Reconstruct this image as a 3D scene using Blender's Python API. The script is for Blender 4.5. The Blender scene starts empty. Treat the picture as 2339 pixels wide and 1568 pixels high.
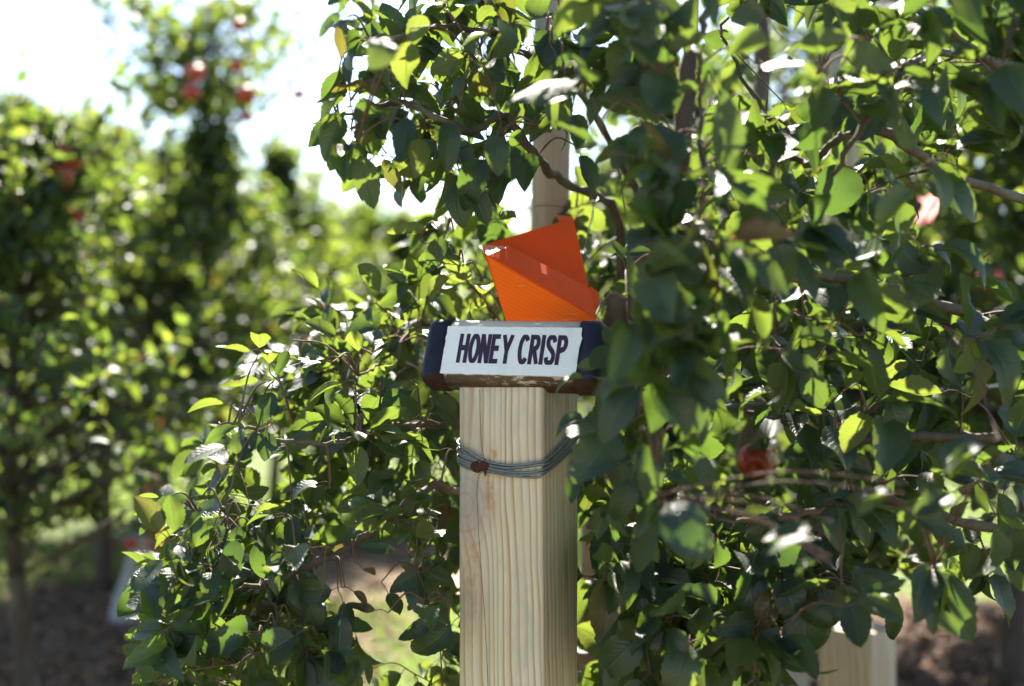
import bpy, math, numpy as np
from mathutils import Vector
S = bpy.context.scene
COL = S.collection
R = math.radians
rng = np.random.default_rng(11)

# ------------------------------------------------------------------ camera, sky, sun, exposure
cam_d = bpy.data.cameras.new("camera"); cam = bpy.data.objects.new("camera", cam_d); COL.objects.link(cam)
CAMZ = 1.2
cam.location = (0, 0, CAMZ); cam.rotation_euler = (R(90), 0, 0)
cam_d.sensor_width = 39.1; cam_d.lens = 50; cam_d.clip_start = .05; cam_d.clip_end = 500
cam_d.dof.use_dof = True; cam_d.dof.focus_distance = 1.97; cam_d.dof.aperture_fstop = 1.9
S.camera = cam
SUN_EL, SUN_AZ = R(46), R(-3)            # azimuth from +Y towards +X
w = bpy.data.worlds.new("World"); S.world = w; w.use_nodes = True
nt = w.node_tree; bg = nt.nodes["Background"]
sky = nt.nodes.new("ShaderNodeTexSky"); sky.sky_type = 'NISHITA'; sky.sun_disc = False
sky.sun_elevation = SUN_EL; sky.sun_rotation = SUN_AZ; sky.air_density = 1.0; sky.dust_density = .5; sky.ozone_density = 1.0
nt.links.new(sky.outputs[0], bg.inputs[0]); bg.inputs[1].default_value = .055
sd = bpy.data.lights.new("sun", 'SUN'); sd.energy = 5; sd.angle = R(.5); sd.color = (1, .93, .82)
sun = bpy.data.objects.new("sun", sd); COL.objects.link(sun)
sv = Vector((math.sin(SUN_AZ) * math.cos(SUN_EL), math.cos(SUN_AZ) * math.cos(SUN_EL), math.sin(SUN_EL)))
sun.rotation_euler = sv.to_track_quat('Z', 'Y').to_euler()
S.view_settings.view_transform = 'Standard'; S.view_settings.look = 'None'
S.view_settings.exposure = 2.45; S.view_settings.gamma = 1
cy = S.cycles
cy.use_denoising = True; cy.max_bounces = 8; cy.diffuse_bounces = 3; cy.glossy_bounces = 3
cy.transmission_bounces = 5; cy.transparent_max_bounces = 4; cy.sample_clamp_indirect = 6; cy.caustics_reflective = False
cy.use_adaptive_sampling = True; cy.adaptive_threshold = .02

# ------------------------------------------------------------------ helpers
FX, CX, CYP = 2991., 1169.5, 784.
def P(px, py, d):
    return np.array([(px - CX) / FX * d, d, CAMZ - (py - CYP) / FX * d])
def proj(q):
    q = np.asarray(q, float)
    return np.stack([CX + q[..., 0] / q[..., 1] * FX, CYP - (q[..., 2] - CAMZ) / q[..., 1] * FX], -1)
def nrm(v): return v / np.maximum(np.linalg.norm(v, axis=-1, keepdims=True), 1e-9)

def empty(name, loc=(0, 0, 0), label=None, cat=None, group=None):
    o = bpy.data.objects.new(name, None); COL.objects.link(o); o.location = loc
    o.empty_display_size = .05
    return tag(o, label, cat, group)
def tag(o, label=None, cat=None, group=None, kind=None):
    for k, v in (("label", label), ("category", cat), ("group", group), ("kind", kind)):
        if v: o[k] = v
    return o
def mesh_obj(name, V, F, mat, parent=None, smooth=True, attrs=None, off=(0, 0, 0)):
    """V (n,3) world coordinates, F list of faces or (m,4) array"""
    me = bpy.data.meshes.new(name)
    V = np.asarray(V, np.float32)
    if parent is not None: V = V - np.array(parent.location, np.float32)
    if isinstance(F, np.ndarray):
        k = F.shape[1]; m = len(F)
        me.vertices.add(len(V)); me.vertices.foreach_set("co", V.ravel())
        me.loops.add(m * k); me.loops.foreach_set("vertex_index", F.astype(np.int32).ravel())
        me.polygons.add(m); me.polygons.foreach_set("loop_start", np.arange(0, m * k, k, dtype=np.int32))
        me.update(calc_edges=True)
    else:
        me.from_pydata([tuple(map(float, v)) for v in V], [], [tuple(int(i) for i in f) for f in F]); me.update()
    if attrs:
        for k, a in attrs.items():
            at = me.attributes.new(k, 'FLOAT', 'POINT'); at.data.foreach_set("value", np.asarray(a, np.float32))
    me.polygons.foreach_set("use_smooth", [smooth] * len(me.polygons))
    me.materials.append(mat)
    o = bpy.data.objects.new(name, me); COL.objects.link(o)
    if parent is not None: o.parent = parent
    return o

class MB:
    def __init__(s): s.V = []; s.F = []; s.n = 0
    def add(s, V, F):
        V = np.asarray(V, float); s.V.append(V); s.F += [tuple(i + s.n for i in f) for f in F]; s.n += len(V)
    def tube(s, pts, rad, k=6, cap=True):
        pts = np.asarray(pts, float); n = len(pts)
        rad = np.broadcast_to(np.asarray(rad, float), (n,))
        T = nrm(np.gradient(pts, axis=0))
        ref = np.array([0, 0, 1.]) if abs(T[:, 2]).mean() < .85 else np.array([1., 0, 0])
        A = nrm(np.cross(T, ref)); B = np.cross(T, A)
        a = np.linspace(0, 2 * np.pi, k, endpoint=False)
        V = pts[:, None] + rad[:, None, None] * (A[:, None] * np.cos(a)[None, :, None] + B[:, None] * np.sin(a)[None, :, None])
        F = [(i * k + j, i * k + (j + 1) % k, (i + 1) * k + (j + 1) % k, (i + 1) * k + j) for i in range(n - 1) for j in range(k)]
        if cap: F += [tuple(range(k))[::-1], tuple((n - 1) * k + j for j in range(k))]
        s.add(V.reshape(-1, 3), F)
    def sheet(s, quad, t, nu=1):
        """polygon extruded by thickness t along its normal"""
        q = np.asarray(quad, float); n = nrm(np.cross(q[1] - q[0], q[2] - q[0])); m = len(q)
        V = np.concatenate([q + n * t / 2, q - n * t / 2])
        F = [tuple(range(m)), tuple(range(2 * m - 1, m - 1, -1))] + [(i, i + m, (i + 1) % m + m, (i + 1) % m) for i in range(m)]
        s.add(V, F)
    def build(s, name, mat, parent=None, smooth=True):
        return mesh_obj(name, np.concatenate(s.V), s.F, mat, parent, smooth)

def smooth_path(pts, per=8):
    """Catmull-Rom through points (k columns)"""
    p = np.asarray(pts, float); p = np.vstack([2 * p[0] - p[1], p, 2 * p[-1] - p[-2]])
    out = []
    for i in range(1, len(p) - 2):
        for t in np.linspace(0, 1, per, endpoint=False):
            a, b, c, d = p[i - 1:i + 3]
            out.append(.5 * (2 * b + (c - a) * t + (2 * a - 5 * b + 4 * c - d) * t * t + (3 * b - a - 3 * c + d) * t ** 3))
    out.append(p[-2]); return np.array(out)

# ------------------------------------------------------------------ materials
def mat(name):
    m = bpy.data.materials.new(name); m.use_nodes = True
    return m, m.node_tree, m.node_tree.nodes["Principled BSDF"]
class NT:
    def __init__(s, t): s.t = t
    def n(s, typ, **kw):
        x = s.t.nodes.new(typ)
        for k, v in kw.items():
            if k.startswith("i_"): x.inputs[k[2:].replace("_", " ")].default_value = v
            else: setattr(x, k, v)
        return x
    def l(s, a, b): s.t.links.new(a, b)
    def math(s, op, a, b=None, c=None):
        x = s.t.nodes.new("ShaderNodeMath"); x.operation = op
        for i, v in enumerate((a, b, c)):
            if v is None: continue
            if isinstance(v, (int, float)): x.inputs[i].default_value = v
            else: s.l(v, x.inputs[i])
        return x.outputs[0]
    def ramp(s, fac, stops, interp='LINEAR'):
        x = s.t.nodes.new("ShaderNodeValToRGB"); r = x.color_ramp; r.interpolation = interp
        while len(r.elements) < len(stops): r.elements.new(.5)
        for e, (p, c) in zip(r.elements, stops):
            e.position = p; e.color = (c if len(c) == 4 else (*c, 1)) if not isinstance(c, (int, float)) else (c, c, c, 1)
        s.l(fac, x.inputs[0]); return x.outputs[0]
    def noise(s, vec, scale, detail=4, rough=.55):
        x = s.t.nodes.new("ShaderNodeTexNoise"); x.inputs["Scale"].default_value = scale
        x.inputs["Detail"].default_value = detail; x.inputs["Roughness"].default_value = rough
        if vec is not None: s.l(vec, x.inputs["Vector"])
        return x.outputs[0]
    def mapping(s, scale=(1, 1, 1), rot=(0, 0, 0), loc=(0, 0, 0), out="Object", src=None):
        m = s.t.nodes.new("ShaderNodeMapping"); m.inputs["Scale"].default_value = scale
        m.inputs["Rotation"].default_value = rot; m.inputs["Location"].default_value = loc
        if src is None: src = s.t.nodes.new("ShaderNodeTexCoord").outputs[out]
        s.l(src, m.inputs[0]); return m.outputs[0]
    def mix(s, fac, a, b, typ='MIX'):
        x = s.t.nodes.new("ShaderNodeMix"); x.data_type = 'RGBA'; x.blend_type = typ
        for sock, v in ((x.inputs[0], fac), (x.inputs[6], a), (x.inputs[7], b)):
            if isinstance(v, (int, float)): sock.default_value = v
            elif isinstance(v, tuple): sock.default_value = (*v, 1) if len(v) == 3 else v
            else: s.l(v, sock)
        return x.outputs[2]
    def bump(s, h, strength=.3, dist=.002):
        b = s.t.nodes.new("ShaderNodeBump"); b.inputs["Strength"].default_value = strength
        b.inputs["Distance"].default_value = dist; s.l(h, b.inputs["Height"]); return b.outputs[0]

def leaf_material(name, simple=False, bright=1.0):
    m, t, bs = mat(name); N = NT(t)
    at = lambda k: N.n("ShaderNodeAttribute", attribute_name=k).outputs["Fac"]
    r, kd = at("lr"), at("lk")
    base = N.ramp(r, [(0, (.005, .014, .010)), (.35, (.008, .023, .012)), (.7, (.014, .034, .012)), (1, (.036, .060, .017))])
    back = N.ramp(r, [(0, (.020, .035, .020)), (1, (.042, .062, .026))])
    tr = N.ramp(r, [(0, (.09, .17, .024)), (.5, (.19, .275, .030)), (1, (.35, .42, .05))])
    if not simple:
        lt, lu = at("lt"), at("lu")
        au = N.math('ABSOLUTE', lu)
        ph = N.math('ADD', N.math('MULTIPLY', lt, 8.5), N.math('MULTIPLY', au, -2.6))
        saw = N.math('ABSOLUTE', N.math('SUBTRACT', N.math('FRACT', ph), .5))
        side = N.ramp(saw, [(0, 1.), (.10, .15), (.2, 0.)])
        mid = N.ramp(au, [(0, 1.), (.05, .8), (.11, 0.)])
        vein = N.math('MAXIMUM', N.math('MULTIPLY', side, .45), mid)
        mott = N.noise(N.mapping(), 90, 3)
        base = N.mix(N.math('MULTIPLY', vein, .55), base, (.06, .10, .04))
        base = N.mix(N.math('MULTIPLY', mott, .35), base, (.010, .028, .012))
        back = N.mix(N.math('MULTIPLY', vein, .6), back, (.14, .17, .09))
        tr = N.mix(N.math('MULTIPLY', vein, .7), tr, (.10, .16, .02)); tr = N.mix(N.math('MULTIPLY', mott, .35), tr, (.12, .20, .02))
        spots = N.ramp(N.noise(N.mapping(), 34, 2), [(0, 0.), (.70, 0.), (.76, 1.)])
        edge = N.ramp(au, [(0, 0.), (.8, 0.), (1, 1.)])
        rk = N.math('MULTIPLY', kd, N.math('ADD', .55, N.math('MULTIPLY', edge, .45)))
        rk = N.math('MAXIMUM', rk, N.math('MULTIPLY', spots, .35))
        bmp = N.bump(N.math('SUBTRACT', 1., N.math('ADD', vein, N.math('MULTIPLY', mott, .5))), .8, .0012)
    else:
        rk = kd; bmp = None
    base = N.mix(rk, base, (.10, .038, .018)); back = N.mix(rk, back, (.17, .08, .04)); tr = N.mix(rk, tr, (.17, .055, .014))
    geo = N.n("ShaderNodeNewGeometry")
    col = N.mix(geo.outputs["Backfacing"], base, back)
    N.l(col, bs.inputs["Base Color"])
    N.l(N.ramp(geo.outputs["Backfacing"], [(0, .52 if simple else .47), (1, .60)]), bs.inputs["Roughness"])
    bs.inputs["Specular IOR Level"].default_value = .75
    tl = N.n("ShaderNodeBsdfTranslucent"); N.l(tr, tl.inputs["Color"])
    if bmp: N.l(bmp, bs.inputs["Normal"])
    mx = N.n("ShaderNodeMixShader"); mx.inputs[0].default_value = .50 if simple else .36
    N.l(bs.outputs[0], mx.inputs[1]); N.l(tl.outputs[0], mx.inputs[2])
    N.l(mx.outputs[0], t.nodes["Material Output"].inputs["Surface"])
    return m
LEAF = leaf_material("apple_leaf"); LEAF_FAR = leaf_material("apple_leaf_far", True)

def bark_material(name, c1, c2, sc=60):
    m, t, bs = mat(name); N = NT(t)
    v = N.mapping((1, 1, .35)); n1 = N.noise(v, sc, 6, .65); n2 = N.noise(v, sc * .2, 3)
    c = N.mix(n1, c1, c2); c = N.mix(N.ramp(n2, [(.5, 0.), (.7, .6)]), c, (.16, .16, .13))
    N.l(c, bs.inputs["Base Color"]); bs.inputs["Roughness"].default_value = .8
    N.l(N.bump(n1, .6, .003), bs.inputs["Normal"]); return m
BARK = bark_material("apple_bark", (.030, .020, .015), (.11, .075, .052))
TWIG = bark_material("twig_bark", (.055, .022, .014), (.15, .08, .05), 160)

def wood_material(name, light, mid, dark, freq=1., weather=0., rust=False, shear=.02):
    m, t, bs = mat(name); N = NT(t)
    tc = N.n("ShaderNodeTexCoord").outputs["Object"]
    sep = N.n("ShaderNodeSeparateXYZ"); N.l(tc, sep.inputs[0])
    X, Y, Z = sep.outputs
    warp = N.noise(N.mapping((2.2, 2.2, 1.5), src=tc), 2.2, 2)
    warp2 = N.noise(N.mapping((9, 9, 1.2), src=tc), 2.0, 2)
    # growth rings: distance from a pith outside the post, bent by a slow warp and a knot
    xx = N.math('ADD', X, N.math('MULTIPLY', Z, shear))
    xx = N.math('ADD', xx, N.math('MULTIPLY', warp, .022)); xx = N.math('ADD', xx, N.math('MULTIPLY', warp2, .006))
    if rust:   # a knot near the left edge bends the grain
        dz = N.math('MULTIPLY', N.math('SUBTRACT', Z, .955), 17.); dx = N.math('MULTIPLY', N.math('ADD', X, .058), 22.)
        rr = N.math('ADD', N.math('MULTIPLY', dz, dz), N.math('MULTIPLY', dx, dx))
        g = N.math('POWER', 2.718, N.math('MULTIPLY', rr, -.9))
        xx = N.math('ADD', xx, N.math('MULTIPLY', g, .016))
    ph = N.math('ADD', N.math('MULTIPLY', xx, 88. * freq), N.math('MULTIPLY', Y, 70. * freq))
    irr = N.noise(N.mapping((16 * freq, 16 * freq, .35), src=tc), 1.6, 2)
    ph = N.math('ADD', ph, N.math('MULTIPLY', irr, 3.2))
    fr = N.math('FRACT', ph)
    rings = N.ramp(fr, [(0, 0.), (.45, .12), (.78, .8), (.86, 1.), (1, 0.)])
    amp = N.noise(N.mapping((30, 30, .8), src=tc), 1.3, 2)
    rings = N.math('MULTIPLY', rings, N.ramp(amp, [(.3, .35), (.62, 1.)]))
    fib = N.noise(N.mapping((420, 420, 9), src=tc), 1.0, 4, .7)
    col = N.mix(rings, light, mid)
    tone = N.noise(N.mapping((7, 7, 1.6), src=tc), 1.4, 3)
    col = N.mix(N.ramp(tone, [(.4, 0.), (.65, .45)]), col, tuple(np.array(mid) * .5 + np.array(light) * .42))
    col = N.mix(N.math('MULTIPLY', fib, .38), col, tuple(np.array(mid) * .75))
    blot = N.noise(N.mapping((14, 14, 6), src=tc), 1.5, 5, .6)
    col = N.mix(N.ramp(blot, [(.52, 0.), (.72, .42)]), col, (.36, .35, .32))
    if weather: col = N.mix(weather, col, N.mix(fib, (.30, .28, .25), (.13, .115, .10)))
    if rust:
        col = N.mix(N.ramp(g, [(.25, 0.), (.75, .6), (1, .75)]), col, (.42, .38, .37))
        ring2 = N.math('FRACT', N.math('MULTIPLY', N.math('SQRT', rr), 2.6))
        col = N.mix(N.math('MULTIPLY', N.ramp(ring2, [(.6, 0.), (.8, .22), (1, 0.)]), N.ramp(g, [(.15, 0.), (.5, 1.)])), col, (.25, .19, .15))
        def blob(cx, cz, sx, sz):
            a = N.math('MULTIPLY', N.math('SUBTRACT', X, cx), 1 / sx); b = N.math('MULTIPLY', N.math('SUBTRACT', Z, cz), 1 / sz)
            q = N.math('ADD', N.math('MULTIPLY', a, a), N.math('MULTIPLY', b, b))
            return N.math('POWER', 2.718, N.math('MULTIPLY', q, -1.))
        sp = N.noise(N.mapping((1, 1, .6), src=tc), 130, 3)
        st = N.math('MAXIMUM', N.math('MAXIMUM', blob(-.020, .995, .009, .009), N.math('MULTIPLY', blob(-.016, .968, .010, .028), .75)), N.math('MULTIPLY', blob(.0, 1.003, .02, .012), .5))
        st = N.math('MAXIMUM', st, N.math('MULTIPLY', blob(-.011, 1.034, .009, .010), .75))
        st = N.math('MAXIMUM', st, N.math('MULTIPLY', blob(-.047, .85, .016, .10), .45))
        col = N.mix(N.math('MULTIPLY', st, N.ramp(sp, [(.35, .15), (.6, 1.)])), col, (.50, .19, .03))
    N.l(col, bs.inputs["Base Color"]); bs.inputs["Roughness"].default_value = .72; bs.inputs["Specular IOR Level"].default_value = .3
    N.l(N.bump(N.math('ADD', N.math('MULTIPLY', rings, -.6), fib), .45, .0012), bs.inputs["Normal"]); return m
WOOD = wood_material("pine_wood", (.86, .775, .64), (.45, .26, .12), (.3, .2, .1), 1., 0., True, .028)
WOOD_FAR = wood_material("pine_wood_far", (.66, .56, .42), (.42, .26, .14), (.3, .2, .1), .6, .2)
WOOD_GREY = wood_material("weathered_wood", (.66, .55, .42), (.32, .22, .14), (.2, .15, .1), 1.4, .35)

def simple(name, col, rough=.6, metal=0., spec=.5, var=None, scale=40, bump=0., fac=.5):
    m, t, bs = mat(name); N = NT(t)
    n = N.noise(N.mapping(), scale, 5, .6)
    if var is None: var = tuple(c * .6 for c in col)
    N.l(N.mix(N.ramp(n, [(.35, 0.), (.75, fac)]), col, var), bs.inputs["Base Color"])
    bs.inputs["Roughness"].default_value = rough; bs.inputs["Metallic"].default_value = metal; bs.inputs["Specular IOR Level"].default_value = spec
    if bump: N.l(N.bump(n, .6, bump), bs.inputs["Normal"])
    return m
WIRE = simple("galvanised_wire", (.24, .26, .29), .5, .6, .5, (.10, .10, .11), 120)
RUST = simple("rusty_iron", (.11, .038, .022), .9, .1, .3, (.035, .018, .014), 260, .002, .9)
CRACK = simple("dark_crack", (.06, .045, .035), .95)

# ------------------------------------------------------------------ ground
def ground_mat(name, cols, sc=1.0):
    m, t, bs = mat(name); N = NT(t)
    v = N.mapping(); a = N.noise(v, 1.1 * sc, 6, .65); b = N.noise(v, 28 * sc, 5, .7); c = N.noise(v, 160, 3, .7)
    col = N.ramp(a, [(.36, cols[0]), (.5, cols[1]), (.64, cols[2])])
    col = N.mix(N.ramp(b, [(.4, 0.), (.6, .65)]), col, cols[3]); col = N.mix(N.math('MULTIPLY', c, .5), col, cols[4])
    N.l(col, bs.inputs["Base Color"]); bs.inputs["Roughness"].default_value = .95; bs.inputs["Specular IOR Level"].default_value = .2
    N.l(N.bump(b, .9, .03), bs.inputs["Normal"]); return m
GR = ground_mat("grass_ground", [(.09, .12, .035), (.15, .19, .06), (.22, .21, .10), (.06, .09, .02), (.10, .13, .04)])
MU = ground_mat("mulch_ground", [(.10, .065, .045), (.15, .10, .07), (.20, .145, .10), (.06, .038, .028), (.12, .08, .06)])
SA = ground_mat("sand_ground", [(.36, .28, .19), (.42, .33, .23), (.34, .28, .18), (.30, .23, .15), (.38, .30, .21)])
def grid_sheet(name, x0, x1, y0, y1, nx, ny, z, mt, amp, edge=0., rot=0., cx=0, cy=0):
    u, v = np.meshgrid(np.linspace(0, 1, nx), np.linspace(0, 1, ny)); x = x0 + (x1 - x0) * u; y = y0 + (y1 - y0) * v
    if edge:
        e = edge * (np.sin(y * 3.1) + .6 * np.sin(y * 7.3 + 1) + .4 * np.sin(y * 15.7)); x = x + e * (2 * u - 1)
        e = edge * (np.sin(x * 3.7) + .5 * np.sin(x * 9.1)); y = y + e * (2 * v - 1)
    X = cx + x * math.cos(rot) - y * math.sin(rot); Y = cy + x * math.sin(rot) + y * math.cos(rot)
    Z = z + amp * (np.sin(X * 2.1 + 1) * np.cos(Y * 1.7) + .5 * np.sin(X * 5.3) * np.sin(Y * 4.9 + 2))
    V = np.stack([X, Y, Z], -1).reshape(-1, 3)
    i = np.arange((nx - 1) * (ny - 1)); r = i // (nx - 1); c = i % (nx - 1); a = r * nx + c
    return tag(mesh_obj(name, V, np.stack([a, a + 1, a + nx + 1, a + nx], 1), mt), kind='structure')
grid_sheet("ground", -60, 60, -30, 90, 61, 61, 0, GR, 0)
RROT = R(-14)    # tree rows run away to the left
grid_sheet("mulch_strip", -.5, .5, -2.5, 1.7, 24, 60, .006, MU, 0, .05, R(12), -1.65, 4.9)
grid_sheet("mulch_strip", -.9, .9, -2.5, 2.2, 30, 60, .006, MU, 0, .05, R(-20), 1.7, 4.0)
grid_sheet("dirt_path", -.75, .75, -.75, .9, 30, 30, .010, SA, 0, .06, R(6), -.95, 6.8)

grid_sheet("added_bounce_sand", -2.2, 2.4, -7, .6, 40, 50, .012, SA, 0, .03)  # pale sand sheet added out of view to bounce warm light onto the post
# ------------------------------------------------------------------ leaves
def poly_in(pts, poly):
    x, y = pts[:, 0], pts[:, 1]; ins = np.zeros(len(pts), bool); n = len(poly)
    for i in range(n):
        x1, y1 = poly[i]; x2, y2 = poly[(i + 1) % n]
        c = ((y1 > y) != (y2 > y)) & (x < (x2 - x1) * (y - y1) / (y2 - y1 + 1e-9) + x1); ins ^= c
    return ins
# pruned so that the sign, the trap and the posts stay readable: (outline, nearest depth that may stay)
KEEP = [([(1018, 870), (1262, 872), (1300, 905), (1245, 980), (1300, 1010), (1345, 1160), (1345, 1640), (1018, 1640)], 2.12),
        ([(958, 700), (1395, 700), (1350, 890), (950, 900)], 2.10),
        ([(1085, 560), (1115, 510), (1230, 455), (1345, 460), (1395, 640), (1390, 760), (1120, 750)], 2.30), ([(1735, 70), (1850, 60), (1880, 220), (1770, 230)], 3.2),
        ([(1210, 310), (1312, 310), (1300, 365), (1312, 500), (1205, 500), (1205, 400)], 2.35),
        ([(880, 1370), (960, 1390), (985, 1500), (840, 1520), (830, 1440)], 3.2),
        ([(710, 1285), (900, 1235), (940, 1330), (890, 1420), (780, 1400)], 3.2),
        ([(-200, -200), (735, -200), (690, 300), (780, 480), (640, 640), (560, 730), (420, 870), (300, 1080), (270, 1600), (-200, 1700)], 3.0),
        ([(1662, 985), (1795, 975), (1805, 1115), (1670, 1130)], 2.47),
        ([(2085, 440), (2165, 440), (2160, 535), (2085, 535)], 3.9),
        ([(1885, 1440), (2030, 1440), (2040, 1560), (1880, 1560)], 2.6)]
SUNV = np.array(sv)
GLB = [(1990, 1135, 1.45, 95, 205), (2130, 1150, 1.45, 110, 215), (1805, 1225, 1.42, 125, 200), (2190, 1040, 1.45, 110, 190), (1830, 1290, 1.47, 60, 200), (2020, 1375, 1.6, 100, 320), (1720, 900, 1.75, 90, 160), (1515, 875, 1.6, 55, 250),
       (1455, 1035, 1.55, 70, 250), (1600, 512, 1.6, 40, 250), (1630, 340, 1.58, 70, 170), (1690, 400, 1.6, 60, 160), (1700, 495, 1.6, 85, 190), (1690, 650, 1.62, 60, 320), (1780, 150, 1.6, 110, 300), (1830, 110, 1.6, 80, 240), (1600, 110, 1.55, 70, 300),
       (1250, 175, 1.6, 60, 250), (2080, 190, 1.62, 90, 320), (1545, 600, 1.6, 40, 200), (1905, 915, 1.75, 50, 260), (2215, 880, 1.9, 70, 200), (1740, 780, 1.75, 55, 240), (2150, 1280, 1.7, 60, 220), (1600, 1410, 1.8, 60, 190), (1980, 700, 1.9, 60, 200)]
GLA = [(740, 895, 1.93, 85, 235), (700, 830, 1.95, 70, 230), (592, 1180, 1.9, 72, 190), (680, 1108, 1.95, 85, 200), (455, 1178, 1.93, 70, 190), (755, 978, 1.95, 60, 240), (1000, 600, 2.05, 60, 200), (960, 1030, 2.0, 90, 200), (1080, 85, 1.7, 80, 240), (860, 95, 1.5, 80, 230), (800, 1210, 1.95, 40, 200), (545, 1445, 1.85, 60, 190)]
WIN = np.array([P(a, b, d) for a, b, d, *_ in GLA + GLB])
def glint(a, b, d, l, an, k):
    p = P(a, b, d); c = nrm(np.array([0, 0, CAMZ]) - p); n = nrm(SUNV + c) + np.array([math.sin(k * 2.3), math.cos(k * 1.7), 0]) * .05
    return (a, b, d, l, an, tuple(n), .58, .5, 0)
def shades(q):
    bad = np.zeros(len(q), bool)
    for p_ in WIN:
        v_ = q - p_; t_ = v_ @ SUNV; r_ = np.linalg.norm(v_ - t_[:, None] * SUNV, axis=1); bad |= (t_ > .03) & (r_ < .026)
    return bad
def leaf_tips(P0, A, Nn, L, Wd):
    B = np.cross(Nn, A); out = []
    for t, u in ((0, 0), (.5, 0), (1, 0), (.45, .5), (.45, -.5)):
        out.append(P0 + A * (L * t)[:, None] + B * (Wd * u)[:, None] - Nn * (L * .15 * t * t)[:, None])
    return out
def kept(P0, A, Nn, L, Wd):
    ok = np.ones(len(P0), bool)
    for q in leaf_tips(P0, A, Nn, L, Wd):
        pp = proj(q)
        for poly, d in KEEP: ok &= ~(poly_in(pp, poly) & (q[:, 1] < d))
        ok &= (q[:, 1] > 1.12) & ~shades(q)
    return ok
def leaf_mesh(P0, A, Nn, L, Wd, rr, kd, rows=12, cols=4, seed=0, pet=None):
    """vectorised apple leaves: P0 base, A axis, Nn normal"""
    g = np.random.default_rng(seed); n = len(P0)
    A = nrm(A); Nn = nrm(Nn - A * (Nn * A).sum(1, keepdims=True)); B = np.cross(Nn, A)
    t = np.linspace(0, 1, rows + 1); u = np.linspace(-1, 1, cols + 1)
    prof = np.sin(np.pi * np.clip(t, 0, 1) ** .84) ** .72 * (1 - .08 * t); prof = prof / prof.max()
    prof[-1] = .0; prof[0] = .05
    if rows >= 10: prof = prof * (1 + .045 * np.where(np.arange(rows + 1) % 2, 1, -1)); 
    T, U = np.meshgrid(t, u, indexing='ij'); PR = np.broadcast_to(prof[:, None], T.shape)
    T = T.ravel()[None]; U = U.ravel()[None]; PR = PR.ravel()[None]
    bend = g.normal(.6, .75, n)[:, None] + 1e-3; fold = g.uniform(.10, .75, n)[:, None]
    side = g.normal(0, .25, n)[:, None]; wa = g.uniform(.0, .14, n)[:, None]; wp = g.uniform(0, 6.28, n)[:, None]
    twist = g.normal(0, .5, n)[:, None]
    L_ = L[:, None]; hw = Wd[:, None] * .5 * PR
    ax = L_ * np.sin(bend * T) / bend; az = -L_ * (1 - np.cos(bend * T)) / bend
    ay = L_ * side * T * T * .5
    fy = U * hw * np.cos(fold); fz = np.abs(U) * hw * np.sin(fold) + wa * L_ * .5 * np.sin(wp + T * 9 + U * 1.5) * U * U * PR
    tw = twist * T; cy_, sy_ = np.cos(tw), np.sin(tw)
    y = ay + fy * cy_ - fz * sy_; z = az + fy * sy_ + fz * cy_
    V = P0[:, None] + A[:, None] * ax[..., None] + B[:, None] * y[..., None] + Nn[:, None] * z[..., None]
    k = (rows + 1) * (cols + 1)
    i, j = np.meshgrid(np.arange(rows), np.arange(cols), indexing='ij'); a = (i * (cols + 1) + j).ravel()
    q = np.stack([a, a + cols + 1, a + cols + 2, a + 1], 1)
    F = (np.arange(n)[:, None, None] * k + q[None]).reshape(-1, 4)
    V = V.reshape(-1, 3); att = dict(lt=np.broadcast_to(T, (n, k)).ravel(), lu=np.broadcast_to(U, (n, k)).ravel(),
        lr=np.repeat(rr, k), lk=np.repeat(kd, k))
    return V, F, att
def petioles(P0, Q0, r=.0007):
    """thin three-sided stalks from twig point Q0 to leaf base P0"""
    n = len(P0); d = nrm(P0 - Q0); s = nrm(np.cross(d, np.array([.3, .2, 1.]))); b = np.cross(d, s)
    ring = [s, -.5 * s + .87 * b, -.5 * s - .87 * b]
    mid = (P0 + Q0) / 2 + np.array([0, 0, .003])
    V = np.stack([Q0 + x * r * 1.3 for x in ring] + [mid + x * r for x in ring] + [P0 + x * r for x in ring], 1).reshape(-1, 3)
    q = [(a * 3 + j, a * 3 + (j + 1) % 3, (a + 1) * 3 + (j + 1) % 3, (a + 1) * 3 + j) for a in (0, 1) for j in range(3)]
    return V, (np.arange(n)[:, None, None] * 9 + np.array(q)[None]).reshape(-1, 4)

def in_poly_targets(poly, d0, d1, n, g):
    poly = np.array(poly, float); lo, hi = poly.min(0), poly.max(0); out = []
    while len(out) < n:
        c = g.uniform(lo, hi, (n * 3, 2)); c = c[poly_in(c, poly)]; out += list(c[:n - len(out)])
    out = np.array(out); d = g.uniform(d0, d1, n)
    return np.array([P(a, b, e) for (a, b), e in zip(out, d)])

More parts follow.
